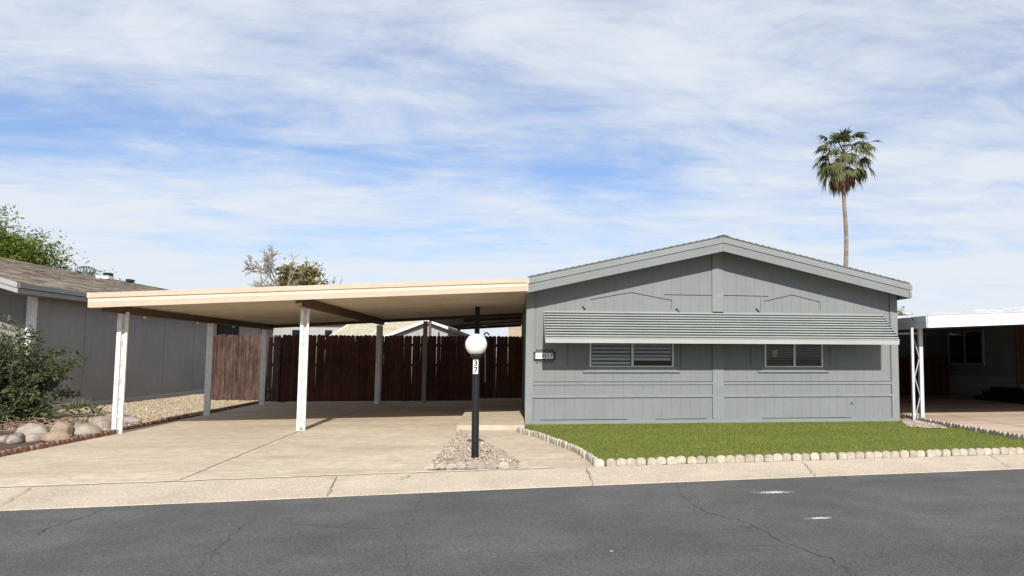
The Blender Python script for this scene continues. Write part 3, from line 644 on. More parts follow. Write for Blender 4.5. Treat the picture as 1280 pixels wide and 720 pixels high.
# ------------------------------------------------------------------ carport
cpt = thing('carport', 'long cream flat carport on white lattice posts left of the grey home', 'carport', (-3.6, 20, 0))
CX0, CX1, CY1 = -7.28, .19, 25.2
def fy(x): return 15.3 + .09 * (x - CX0)
zb0, zb1 = 2.205, 2.655                        # underside of fascia at both ends
def cz(x): return zb0 + (zb1 - zb0) * (x - CX0) / (CX1 - CX0)
fp_ = [(0.0, .262), (-.045, .258), (-.035, .172), (-.012, .168), (-.012, .156), (-.02, .152), (-.060, .092), (-.056, .085), (-.044, .0), (.03, .0), (.03, .05), (.0, .06)]
fc = MB(); fc.sweep(fp_, [(CX0, fy(CX0), zb0), (CX1, fy(CX1), zb1)]); 
fc.box(CX0 - .03, fy(CX0) - .03, zb0 + .01, CX0 + .02, CY1, zb0 + .17); fc.box(CX0 - .045, fy(CX0) - .045, zb0 + .172, CX0 + .02, CY1, zb0 + .262)
fc.build('fascia', m_cream, cpt)
rt_ = MB()
rt_.box(CX1 - .02, fy(CX1) - .04, zb1 + .15, CX1 + .04, YF - .03, zb1 + .262); rt_.box(CX1 - .02, fy(CX1) - .03, zb1, CX1 + .03, YF - .03, zb1 + .15); rt_.build('end_cap', m_cream, cpt)
dk = MB(); yy = 15.2; prof = []
ys = []; y = 15.32
while y < CY1: ys += [(y, 0), (y + .02, .035), (y + .27, .035), (y + .29, 0), (y + .33, 0)]; y += .35
ys = [q for q in ys if q[0] < CY1]
vs = []; 
for (yv, dz) in ys:
    for x in (CX0 + .02, -3.95, CX1):
        yy = max(yv, fy(x) + .03); vs.append((x, yy, cz(x) + .06 + dz))
fs = []
for i in range(len(ys) - 1):
    for k in range(2): a = i * 3 + k; fs.append((a, a + 1, a + 4, a + 3))
dk.add(vs, fs); dk.build('ceiling_panel', m_ceil, cpt, norm=False)
tp_ = MB(); tp_.add([(CX0, fy(CX0), zb0 + .23), (CX1, fy(CX1), zb1 + .23), (CX1, CY1, zb1 + .23), (CX0, CY1, zb0 + .23)], [(0, 1, 2, 3)]); tp_.build('roof_deck', m_cream, cpt, norm=False)
bmr = MB(); x = CX0 + .19
bmr.box(x - .06, fy(x) + .1, cz(x) - .075, x + .06, CY1, cz(x) + .05); 
bmr.build('beam', m_beam, cpt)
bmr = MB(); x = -3.95; bmr.box(x - .055, fy(x) - .005 + .05, cz(x) - .10, x + .055, CY1 + .02, cz(x) + .058); bmr.build('beam', m_beam, cpt)
bmr = MB(); bmr.prism([(CX0, cz(CX0) - .03), (CX1, cz(CX1) - .02), (CX1, cz(CX1) + .2), (CX0, cz(CX0) + .2)], 1, CY1, CY1 + .05); bmr.build('rear_beam', m_beam, cpt)
br = MB()
for yq in (17.2, 19.9, 22.3, 24.3): br.box(CX0 + .06, yq, cz(CX0) - .10, CX0 + .10, yq + .05, cz(CX0) - .055)  # white blocks standing in for dots of light through the edge gaps
br.build('light_gap_dot', m_white, cpt)
def lattice_post(xc, yc, h, w=.17, ang=0, zig=True, parent=cpt, wl_=.062, wr=.042, m=m_white, dx=0):
    mb = MB(); c, s_ = math.cos(ang), math.sin(ang)
    A = Vector((xc - c * w / 2, yc - s_ * w / 2, 0)); B = Vector((xc + c * w / 2, yc + s_ * w / 2, 0)); T = Vector((dx, 0, h))
    mb.bar(A, A + T, wl_, wl_, upv=(0, 1, 0)); mb.bar(B, B + T, wr, wr, upv=(0, 1, 0))
    a1, b1 = A.lerp(B, .22), A.lerp(B, .85); z = .12; k = 0
    while z < h - .25:
        if zig: mb.bar(a1 + T * (z / h) if k % 2 == 0 else b1 + T * (z / h), (b1 if k % 2 == 0 else a1) + T * ((z + .42) / h), .016, .016); z += .42
        else:
            if k == 0: mb.bar(A.lerp(B, .5) + Vector((0, .02, .06)), A.lerp(B, .5) + T * .98 + Vector((0, .02, 0)), (B - A).length - (wl_ + wr) / 2 + .004, .006, upv=(0, 1, 0))
            mid = a1.lerp(b1, .5) + T * (z / h); rr = (b1 - a1).length / 2; dirv = (b1 - a1).normalized()
            mb.tube([mid + dirv * (math.sin(t * .9) * rr * .4) + Vector((0, 0, t * .04 - .1)) for t in range(8)], .005, 5); mb.bar(a1 + T * ((z + .17) / h), b1 + T * ((z + .17) / h), .012, .012); z += .34
        k += 1
    mb.box(xc - w / 2 - .02, yc - .03, 0, xc + w / 2 + .02, yc + .03, .006)
    return mb.build('post', m, parent)
lattice_post(-7.02, 15.95, 2.17, .105, R(12), False, wl_=.07, wr=.045)
lattice_post(-3.955, 16.2, 2.27, .10, R(8), False, wl_=.06, wr=.04)
lattice_post(-7.10, 20.5, 2.15, .12, R(-50), False, wl_=.11, wr=.05)
lattice_post(-7.12, 24.75, 2.15, .12, R(-50), False, wl_=.11, wr=.05)
lattice_post(-3.93, 24.7, 2.28, .10, R(60), False, wl_=.13, wr=.07)
pb = MB(); pb.box(-2.78, 25.3, 0, -2.66, 25.42, 2.44); pb.build('rear_post', mat('dim_grey_post', (.30, .28, .26), .7), cpt)
pk = MB(); pk.box(-1.04, 20.95, .09, -.92, 21.07, cz(-.98) + .06); pk.build('black_post', m_black, cpt)

# ------------------------------------------------------------------ wooden fences
def fence(P0, P1, h, m, label, hjit=.02, gap=.006, wdt=.135, slit=.06):
    P0, P1 = Vector((*P0, 0)), Vector((*P1, 0)); d = P1 - P0; Ln = d.length; d.normalize(); nrm = Vector((d.y, -d.x, 0))
    t = thing('wooden_fence', label, 'fence', P0)
    mb = MB(); s_ = 0; k = 0
    while s_ < Ln - .03:
        w = wdt * random.uniform(.94, 1.05); g_ = gap * random.uniform(.6, 1.4) + (.006 if random.random() < slit else 0); w = min(w, Ln - s_)
        hh = h + random.gauss(0, hjit); lean = random.gauss(0, .004); off = nrm * random.uniform(-.006, .006); r = w / 2
        outl = [(0, .02), (w, .02), (w, hh - r * .75)] + [(r + math.cos(a) * r * .97, hh - r * .75 + math.sin(a) * r * .75) for a in [math.pi * q / 7 for q in range(1, 7)]] + [(0, hh - r * .75)]
        vs = []
        for th in (0, .018):
            for (a, z) in outl: p = P0 + d * (s_ + a + lean * z) + nrm * (.02 + th) + off; vs.append((p.x, p.y, z))
        nq = len(outl); mb.add(vs, [tuple(range(nq)), tuple(range(2 * nq - 1, nq - 1, -1))] + [(i, i + nq, (i + 1) % nq + nq, (i + 1) % nq) for i in range(nq)])
        s_ += w + g_; k += 1
    mb.build('picket_panel', m, t)
    rl = MB()
    for z in (.3, h * .55, h - .3): rl.bar(P0 + Vector((0, 0, z)) - nrm * .02, P1 + Vector((0, 0, z)) - nrm * .02, .04, .085)
    rl.build('rail', m, t)
    npst = max(2, int(Ln / 2.4) + 1)
    for i in range(npst):
        p = P0 + d * (Ln * (i + .02) / (npst - 1 + .04)) - nrm * .09; q = MB(); q.box(p.x - .045, p.y - .045, 0, p.x + .045, p.y + .045, h - .08); q.build('post', m, t)
    return t
fence((-9.15, 26.45), (-7.0, 25.95), 2.02, m_fence2, 'weathered brown picket fence section in the sun left of the rear carport post', .012, .010, .115)
fence((-6.93, 25.85), (.20, 26.0), 2.02, m_fence, 'long dark redwood picket fence across the back of the carport', .006, -.004, .125)
# pale rod standing at the fence
rod = MB(); rod.tube([(-.915, 25.5, .585), (-.935, 25.5, 2.02)], .018, 8)
rh = thing('garden_hook', 'thin white rod with dark hook leaning on the fence behind the globe lamp', 'rod', (-.91, 25.5, 0))
rod.build('rod', m_white, rh); hk = MB(); hk.tube([(-.935 + math.cos(a) * .07 + .03, 25.5, 2.03 + math.sin(a) * .08) for a in [math.pi * (1 - k / 8) for k in range(9)]], .022, 7); hk.tube([(-.915, 25.5, 0), (-.915, 25.5, .58)], .014, 6); hk.build('hook', m_iron, rh)

# ------------------------------------------------------------------ globe lamp
lamp = thing('post_lamp', 'black lamp post with round white globe standing in the triangle gravel bed', 'lamp post', (-.53, 11.45, 0))
lx, ly = -.53, 11.45
po = MB(); po.tube([(lx, ly, -.02), (lx - .006, ly, .7), (lx - .012, ly, 1.385)], [.05, .049, .048], 20); poo = po.build('pole', m_black, lamp, smooth=False)
co = MB(); co.tube([(lx - .012, ly, 1.375), (lx - .012, ly, 1.39), (lx - .012, ly, 1.425), (lx - .012, ly, 1.43)], [.052, .075, .075, .06], 20); co.build('collar', m_black, lamp)
bm = bmesh.new(); bmesh.ops.create_uvsphere(bm, u_segments=40, v_segments=24, radius=.148); me = bpy.data.meshes.new('globe'); bm.to_mesh(me); bm.free(); me.materials.append(m_globe)
for p in me.polygons: p.use_smooth = True
go = bpy.data.objects.new('globe', me); COL.objects.link(go); go.parent = lamp; go.location = (-.014, 0, 1.555)
npl = MB(); npl.box(lx - .046, ly - .058, 1.155, lx + .022, ly - .046, 1.345); npo = npl.build('number_plate', m_plate, lamp)
text_mesh('3', 'number', .105, (lx - .012, ly - .0595, 1.297), m_ink, npo, .003); text_mesh('7', 'number', .105, (lx - .012, ly - .0595, 1.205), m_ink, npo, .003)

# ------------------------------------------------------------------ left neighbour
lh = thing('neighbour_house', 'dark grey side wall and tan shingle roof of the house on the left', 'house', (-14.6, 28, 0))
XN, XE, XRg, ZEn, ZRg = -11.1, -10.72, -14.55, 2.93, 4.13
w = MB(); w.box(-18.1, 20.85, 0, XN, 38, 2.9); w.build('wall', m_nwall, lh)
w = MB(); w.prism([(-18.1, .0), (XN, .0), (XN, 2.88), (XRg, 4.0), (-18.1, 2.88)], 1, 20.78, 20.84); w.build('front_wall', m_nfront, lh)
r = MB(); ry0, ry1 = 19.45, 38.3
courses = 26
for side in (1, -1):
    for k in range(courses):
        t0, t1 = k / courses, (k + 1) / courses; xa = XE + (XRg - XE) * t0; xb = XE + (XRg - XE) * t1; za = ZEn + (ZRg - ZEn) * t0; zb = ZEn + (ZRg - ZEn) * t1
        if side < 0: xa, xb = 2 * XRg - xa, 2 * XRg - xb
        r.add([(xa, ry0, za + .035), (xa, ry1, za + .035), (xb, ry1, zb + .02), (xb, ry0, zb + .02), (xa, ry0, za), (xa, ry1, za)], [(0, 1, 2, 3), (0, 4, 5, 1)])
r.add([(XE, ry0, ZEn), (XE, ry1, ZEn), (XRg, ry1, ZRg), (XRg, ry0, ZRg)], [(0, 1, 2, 3)])
ro = r.build('roof', m_nshing, lh, norm=False)
f = MB(); f.box(XE - .02, ry0, ZEn - .085, XE + .03, ry1, ZEn + .02); f.box(XE - .05, ry0, ZEn - .20, XE + .0, ry1, ZEn - .10); f.add([(XE - .05, ry0, ZEn - .20), (XE - .05, ry1, ZEn - .20), (XN + .0, ry1, ZEn - .20), (XN, ry0, ZEn - .20)], [(0, 1, 2, 3)])
f.build('gutter_fascia', m_nfas, lh)
f = MB()
for dz0, dz1, yo in ((-.085, .03, -.03), (-.20, -.095, .0)):
    f.prism([(XE + .01, ZEn + dz0), (XE + .01, ZEn + dz1), (XRg, ZRg + dz1), (XRg, ZRg + dz0)], 1, ry0 + yo - .03, ry0 + yo); f.prism([(2 * XRg - XE, ZEn + dz0), (2 * XRg - XE, ZEn + dz1), (XRg, ZRg + dz1), (XRg, ZRg + dz0)], 1, ry0 + yo - .03, ry0 + yo)
f.build('rake_fascia', m_nfasw, lh)
f = MB(); f.box(XN - .10, 20.70, 0, XN + .02, 20.90, 2.74); f.build('corner_post', m_white, lh)
f = MB(); f.box(XN + .001, 20.95, 0, XN + .06, 33, .17); f.build('base_board', mat('grey_base_board', (.44, .39, .345), .9), lh)
f = MB(); f.box(XN + .002, 32.6, 2.1, XN + .04, 34.95, 2.68); wo = f.build('window', m_dark, lh)
f = MB(); f.box(-12.6, 20.74, 1.0, -11.9, 20.775, 1.9); f.build('window', m_dglass, lh)
# turbine vent and pipes on the ridge
tv = MB(); c = Vector((-14.30, 29.6, 4.0)); tv.tube([c, c + Vector((0, 0, .12))], .16, 14); tvo = tv.build('roof_vent', m_galv, lh)
tv = MB()
for k in range(18):
    a = 2 * math.pi * k / 18; pts = []
    for j in range(7):
        th = math.pi * (.08 + .84 * j / 6); rr = .30 * math.sin(th); aa = a + .25 * j / 6; pts.append(c + Vector((math.cos(aa) * rr, math.sin(aa) * rr, .22 - .12 * math.cos(th))))
    tv.tube(pts, .014, 4)
tv.tube([c + Vector((0, 0, .335)), c + Vector((0, 0, .345))], .12, 12); tv.build('turbine', m_galv, tvo)
tv = MB(); tv.box(-14.15, 30.3, 4.0, -13.9, 30.6, 4.11); tv.tube([(-13.9, 29.6, 3.9), (-13.9, 29.6, 4.06)], .07, 10); tv.build('vent_cap', m_white, lh)
tv = MB(); tv.box(-14.4, 31.0, 4.08, -14.2, 31.3, 4.28); tv.box(-14.45, 32.8, 4.12, -14.3, 33.2, 4.22); tv.build('vent_pipe', m_black, lh)

# ------------------------------------------------------------------ buildings beyond the rear fence
wh = thing('rear_house', 'off white low house wall with small dark windows behind the fence, left', 'house', (-10, 38.5, 0))
w = MB(); w.box(-13.2, 38.4, 0, -6.6, 43, 2.78); w.build('wall', m_offw, wh)
w = MB(); w.box(-13.4, 38.2, 2.79, -6.4, 43.2, 2.86); w.build('roof', m_nfasw, wh)
for x0, x1 in ((-9.9, -9.55), (-8.5, -8.2)): w = MB(); w.box(x0, 38.36, 1.7, x1, 38.42, 2.53); w.build('window', m_dglass, wh)
sh = thing('straw_roof_house', 'house with straw coloured shingle roof and white gable behind the fence', 'house', (-4.5, 34, 0))
w = MB(); w.box(-6.6, 34.4, 0, -1.6, 39, 2.1); w.prism([(-4.75, 0), (-1.75, 0), (-1.75, 2.1), (-3.3, 2.68), (-4.75, 2.1)], 1, 32.0, 32.1); w.build('wall', m_offw, sh)
w = MB(); ez, rz = 2.05, 2.93; A_ = (-7.4, 33.6, ez); B_ = (-4.4, 33.6, ez); C_ = (-3.4, 37.0, rz); D_ = (-6.95, 37.0, rz)
w.add([A_, B_, C_, D_], [(0, 1, 2, 3)]); w.add([A_, D_, (-8.4, 40.2, ez)], [(0, 1, 2)]); w.add([D_, C_, (-2, 40.2, ez), (-8.4, 40.2, ez)], [(0, 1, 2, 3)])
pkz = 2.76
w.add([(-3.33, 31.8, pkz), (-3.33, 37, pkz + .15), (-4.95, 37, 2.1), (-4.95, 31.8, 2.12)], [(0, 1, 2, 3)]); w.add([(-3.33, 31.8, pkz), (-3.33, 37, pkz + .15), (-1.6, 37, 2.12), (-1.6, 31.8, 2.12)], [(0, 1, 2, 3)])
w.add([A_, B_, (-4.4, 33.6, ez - .1), (-7.4, 33.6, ez - .1)], [(0, 1, 2, 3)]); so_ = w.build('roof', m_tshing, sh, norm=False)
w = MB(); w.bar(A_, D_, .1, .03); w.bar(D_, C_, .1, .03); w.bar((-5.9, 33.6, ez + .01), (-5.5, 37, rz + .01), .07, .02); w.build('hip_cap', m_hip, so_)
w = MB(); w.bar((-3.33, 31.78, pkz - .03), (-1.6, 31.78, 2.09), .05, .1); w.bar((-3.33, 31.78, pkz - .03), (-4.95, 31.78, 2.09), .05, .1); w.build('rake_board', m_white, sh)
w = MB(); w.box(-2.95, 31.96, 2.0, -2.9, 31.99, 2.3); w.build('wall_vent', m_seam_shadow, sh)
ts = thing('tan_roof_house', 'sliver of tan tiled roof far behind the fence beside the grey home', 'house', (.4, 46, 0))
w = MB(); w.box(-.6, 46, 0, 3.5, 50, 2.45); w.build('wall', m_offw, ts); w = MB(); w.prism([(-.42, 2.45), (4, 2.45), (4, 3.1), (-.42, 3.1)], 1, 45.40, 45.47); w.prism([(45.5, 3.1), (48, 3.6), (50.5, 2.5), (45.5, 2.5)], 0, -.42, 4); w.build('roof', mat('tan_tile', (.42, .35, .26), .9, var=(5, (.36, .25, .17), .7, .08), bump=(20, 1)), ts)
pc = thing('patio_cover', 'dark patio cover with brown boards behind the fence next to the grey home', 'patio cover', (-1.2, 30, 0))
w = MB(); w.add([(-2.85, 26.4, 2.56), (-1.15, 26.4, 2.70), (-1.35, 34, 2.62), (-2.35, 34, 2.50)], [(0, 1, 2, 3)]); w.build('panel', m_patio, pc, norm=False)
w = MB(); w.add([(-1.15, 26.4, 2.70), (.19, 26.4, 2.86), (.19, 34, 2.68), (-1.35, 34, 2.62)], [(0, 1, 2, 3)]); w.build('panel', m_patiow, pc, norm=False)
w = MB(); w.bar((-2.4, 34, 2.50), (.19, 34, 2.66), .06, .10); w.bar((-2.87, 26.42, 2.56), (.19, 26.42, 2.84), .06, .09); w.bar((-1.8, 28.5, 2.6), (.19, 28.5, 2.72), .05, .09); w.bar((-2.1, 31, 2.5), (.19, 31, 2.7), .04, .04)
w.bar((-2.87, 26.42, 2.6), (-2.38, 34, 2.52), .05, .08); w.build('beam', m_beam, pc)
for x, y in ((-2.3, 33.9), (-2.7, 26.5)): w = MB(); w.box(x - .04, y - .04, 0, x + .04, y + .04, 2.5); w.build('post', m_beam, pc)

# ------------------------------------------------------------------ right neighbour
rn = thing('neighbour_carport', 'white edged carport of the home on the right with lattice post', 'carport', (12, 20, 0))
RX, RY = 8.74, 16.43
def rz(x): return 2.03 + .043 * (x - RX)
pr = [(0, .255), (-.03, .25), (-.035, .135), (-.01, .125), (-.01, .115), (-.025, .11), (-.025, 0), (.02, 0)]
f = MB(); f.sweep(pr, [(RX, RY, rz(RX)), (17.5, RY, rz(17.5))]); f.build('front_fascia', m_rwhite, rn)
f = MB(); f.box(RX - .028, RY + .0, rz(RX), RX - .005, 31, rz(RX) + .115); f.box(RX - .036, RY, rz(RX) + .122, RX - .005, 31, rz(RX) + .255); f.build('side_fascia', m_rside, rn)
f = MB(); f.tube([(RX - .05, 17.0, rz(RX) + .2), (RX - .035, 17.0, rz(RX) + .2)], .025, 10); f.build('drain_hole', m_seam_shadow, rn)
f = MB(); nx, ny = 40, 40
for j in range(ny + 1):
    for i in range(nx + 1):
        x = RX + .02 + i / nx * 8.7; y = RY + .03 + j / ny * 14.5; t = math.sin(x * 2.1 + y * 1.3) * .035 + math.sin(x * 5.3 - y * 3.1) * .03 + random.uniform(-.03, .03)
        rise = min(1, j / 8) * min(1, (i / 10)) * .10 + max(0, (x - 9.5)) * .045 * min(1, j / 16); f.v.append((x, y, rz(x) + .262 + rise + (t * .7 if j > 0 else 0) * min(1, i / 4)))
for j in range(ny):
    for i in range(nx): a = j * (nx + 1) + i; f.f.append((a, a + 1, a + nx + 2, a + nx + 1)); f.mi.append(0)
f.build('foam_roof', m_foam, rn, smooth=True, norm=False)
f = MB(); f.add([(RX, RY + .02, rz(RX) + .06), (17.5, RY + .02, rz(17.5) + .06), (17.5, 31, rz(17.5) + .06), (RX, 31, rz(RX) + .06)], [(0, 1, 2, 3)]); f.build('ceiling', mat('right_ceiling', (.30, .28, .26), .7), rn, norm=False)
lattice_post(8.765, 17.02, 2.05, 0.25, R(20), True, rn, .055, .085, m_rpost)
for v in ((9.35, 18.5), (10.2, 21)): f = MB(); f.tube([(v[0], v[1], rz(v[0]) + .25), (v[0], v[1], rz(v[0]) + .37), (v[0], v[1], rz(v[0]) + .375), (v[0], v[1], rz(v[0]) + .40)], [.03, .03, .09, .06], 10); f.build('vent_cap', m_rwhite, rn)
rh_ = thing('neighbour_home', 'shaded grey home with pale skirting under the right hand carport', 'house', (20, 26, 0))
f = MB(); f.box(16.2, 17.5, .76, 23, 34, 2.9); f.build('wall', m_rwall, rh_); f = MB(); f.box(16.17, 17.5, 0, 23, 34, .755); f.build('skirting', m_rskirt, rh_)
f = MB(); f.box(16.16, 26.6, 1.2, 16.198, 28.8, 2.3); fo = f.build('window', m_dglass, rh_)
f = MB(); f.box(16.13, 26.5, 1.12, 16.19, 28.9, 1.2); f.box(16.13, 26.5, 2.3, 16.19, 28.9, 2.38); f.box(16.13, 26.5, 1.2, 16.19, 26.6, 2.3); f.box(16.13, 28.8, 1.2, 16.19, 28.9, 2.3); f.box(16.14, 27.7, 1.2, 16.18, 27.76, 2.3); f.build('window_frame', m_rskirt, fo)
f = MB(); f.box(16.12, 22.6, .55, 16.19, 24.55, 2.42); f.box(16.10, 24.45, .3, 16.19, 24.6, 2.45); f.build('door', m_wood, rh_)
f = MB(); f.box(15.97, 20.5, 2.9, 23.4, 34.3, 3.0); f.prism([(16, 3.0), (23.4, 3.0), (19.6, 3.25)], 1, 20.5, 34.3); f.build('roof', m_foam, rh_)
f = MB()
for k in range(3): f.box(15.2 + k * .3, 22.6, k * .14 - .005, 16.15, 25.6, (k + 1) * .14 - .006)
tag(f.build('entry_steps', m_black), 'dark wooden entry steps at the shaded wall on the right', 'steps')
f = MB(); f.box(8.5, 30.6, 0, 16.2, 33, 2.3); tag(f.build('storage_shed', m_rwall), 'dark storage wall at the back of the right hand carport', 'shed')
fence((8.45, 28.6), (16.0, 28.6), 1.38, m_fence, 'low dark red fence across the back of the right hand carport', .01, .003, .14)

# ------------------------------------------------------------------ vegetation
def leaf(mb, p, size, asp=.45, droop=0):
    d = Vector((random.gauss(0, 1), random.gauss(0, 1), random.gauss(-droop, .7))).normalized(); u = d.cross(Vector((random.gauss(0, 1), random.gauss(0, 1), random.gauss(0, 1)))).normalized()
    s_ = size * random.uniform(.6, 1.3); a = p; b = p + d * s_; m_ = p + d * s_ * .5
    mb.add([a, m_ + u * s_ * asp / 2, b, m_ - u * s_ * asp / 2], [(0, 1, 2, 3)])
def grow(base, height, spread, levels, rnd, r0, m_b, dirv=(0, 0, 1), nb=3, lfac=.72):
    segs = []; tips = []
    def rec(p, d, ln, r, lev):
        pts = [p]; rs = [r]; q = p; dd = d.copy()
        for k in range(4):
            dd = (dd + Vector((rnd.gauss(0, .14), rnd.gauss(0, .14), rnd.gauss(.02, .10)))).normalized(); q = q + dd * ln / 4; pts.append(q); rs.append(r * (1 - .12 * (k + 1)))
        segs.append((pts, rs)); tips.append((q, lev, pts))
        if lev < levels:
            for k in range(nb + (1 if rnd.random() < .4 else 0)):
                ax = Vector((rnd.gauss(0, 1), rnd.gauss(0, 1), rnd.gauss(0, .5))).normalized(); nd_ = (dd + ax * spread * rnd.uniform(.7, 1.3)).normalized(); st_ = pts[rnd.choice((2, 3, 4, 4))]
                rec(st_, nd_, ln * lfac * rnd.uniform(.75, 1.15), rs[-1] * .72, lev + 1)
    rec(Vector(base), Vector(dirv).normalized(), height, r0, 0)
    return segs, tips
def tree(name, label, base, trunk_h, spread, levels, seed, r0, leaves, lsize, m_leaf, m_b, crad, group=None, asp=.45, dirv=(0, 0, 1), nb=3, cat='tree', minlev=2, squash=.8):
    rnd = random.Random(seed); t = thing(name, label, cat, base, group); segs, tips = grow(base, trunk_h, spread, levels, rnd, r0, m_b, dirv, nb)
    mb = MB()
    for i, (p, r_) in enumerate(segs): mb.tube(p, [max(.006, q) for q in r_], 7 if i == 0 else 5, cap=False)
    mb.build('trunk', m_b, t)
    if leaves:
        lm = MB(); cand = [p for q, lv, pts in tips if lv >= minlev for p in pts[1:]]
        ncl = leaves // 26
        for _ in range(ncl):
            c = rnd.choice(cand); cr = crad * rnd.uniform(.5, 1.3)
            for _ in range(26):
                v_ = Vector((random.gauss(0, 1), random.gauss(0, 1), random.gauss(0, squash))) * cr * .45; leaf(lm, c + v_, lsize, asp)
        lm.build('crown', m_leaf, t, norm=False)
    return t
def blobtree(name, label, base, trunk_h, r0, blobs, nclump, per, lsize, m_leaf, m_b, crad, asp, seed, levels=3, dirv=(0, 0, 1)):
    rnd = random.Random(seed); t = thing(name, label, 'tree', base); segs, tips = grow(base, trunk_h, .8, levels, rnd, r0, m_b, dirv, 3)
    mb = MB()
    for i, (p, r_) in enumerate(segs): mb.tube(p, [max(.012, q) for q in r_], 7 if i == 0 else 5, cap=False)
    lm = MB(); tot = sum(b[3] * b[5] for b in blobs)
    for (cx_, cy_, cz_, rx_, ry_, rz_) in blobs:
        ph = [rnd.uniform(0, 6) for _ in range(4)]
        for _ in range(int(nclump * rx_ * rz_ / tot)):
            v_ = Vector((rnd.gauss(0, 1), rnd.gauss(0, 1), rnd.gauss(0, 1))).normalized() * rnd.random() ** .45
            k = 1 + .13 * math.sin(3 * v_.x * 2 + ph[0]) + .13 * math.sin(4 * v_.z * 2 + ph[1]) + .08 * math.sin(9 * v_.x + 7 * v_.z + ph[2]); c = Vector((cx_ + v_.x * rx_ * k, cy_ + v_.y * ry_ * k, cz_ + v_.z * rz_ * k))
            if rnd.random() < .12: mb.tube([Vector((cx_, cy_, cz_ - rz_ * .4)).lerp(c, .35), c], [.03, .012], 4, cap=False)
            d = Vector((v_.x, v_.y, v_.z * .6 + rnd.uniform(-.2, .3))).normalized(); cr = crad * rnd.uniform(.5, 1.3)
            for _ in range(per): leaf(lm, c + d * rnd.gauss(0, cr * .7) + Vector((rnd.gauss(0, 1), rnd.gauss(0, 1), rnd.gauss(0, .6))) * cr * .35, lsize, asp)
    mb.build('trunk', m_b, t); lm.build('crown', m_leaf, t, norm=False); return t
blobtree('mesquite_tree', 'green spreading tree rising behind the tan shingle roof', (-26, 40, -.02), 2.6, .28, [(-25.3, 40, 4.5, 4.2, 3.0, 3.0), (-22.9, 39.5, 4.5, 2.7, 2.0, 2.2)], 4600, 40, .18, m_lf_bright, m_bark, .5, .35, 3)
blobtree('small_tree', 'small green treetop beside the turbine vent on the left roof', (-20.0, 42, -.02), 2.2, .12, [(-20.0, 42, 4.45, .9, .8, 1.0)], 100, 30, .16, m_lf_bright, m_bark, .3, .35, 11, 2)
def baretree():
    rnd = random.Random(33); b = Vector((-12.3, 45, -.02)); t = thing('bare_tree', 'leafless grey tree behind the carport roof', 'tree', b); mb = MB()
    def br(p, d, L_, r_, lev):
        n_ = 6; pts = [p]; dd = Vector(d).normalized()
        for k in range(n_): dd = (dd + Vector((rnd.gauss(0, .13), rnd.gauss(0, .10), rnd.gauss(.03, .09)))).normalized(); pts.append(pts[-1] + dd * L_ / n_)
        mb.tube(pts, [max(.011, r_ * (1 - .6 * k / n_)) for k in range(n_ + 1)], 6 if lev < 2 else 4, cap=False)
        if lev < 4:
            for k in range(2, n_ + 1):
                for q in range(2 if lev > 0 else 1):
                    if rnd.random() < .66:
                        a = rnd.choice((-1, 1)) * rnd.uniform(.5, 1.0); nd_ = Vector((dd.x * math.cos(a) + dd.z * math.sin(a), dd.y + rnd.gauss(0, .4), dd.z * math.cos(a) - dd.x * math.sin(a))); br(pts[k], nd_, L_ * rnd.uniform(.38, .55), r_ * .5, lev + 1)
    mb.tube([b, b + Vector((.1, 0, 2.4)), b + Vector((.15, 0, 4.5))], [.14, .12, .09], 8, cap=False); top = b + Vector((.15, 0, 4.5))
    br(top, (-.32, 0, 1), 1.7, .075, 1); br(top + Vector((0, 0, -.1)), (-.95, 0, .75), 1.5, .055, 2); br(top, (.75, 0, .9), 1.6, .06, 2); br(top + Vector((-.2, 0, .6)), (-.8, .1, .9), 1.5, .045, 2)
    mb.build('trunk', m_gbark, t, norm=False)
baretree()
blobtree('olive_tree', 'olive brown leafy tree just right of the leafless tree', (-11.2, 46.5, -.02), 2.6, .13, [(-11.75, 46.5, 4.9, 1.15, 1.0, 1.4), (-10.9, 46.5, 4.4, .9, .8, .8), (-12.6, 46.5, 4.3, .7, .6, .8)], 420, 24, .26, m_lf_olive, m_bark, .34, .42, 8, 2)
blobtree('far_tree', 'dark green treetop in the gap right of the grey home', (29.5, 60, -.02), 2.0, .15, [(29.5, 60, 4.0, 1.2, .9, .95)], 70, 24, .24, m_lf_olive, m_bark, .35, .4, 5, 2)
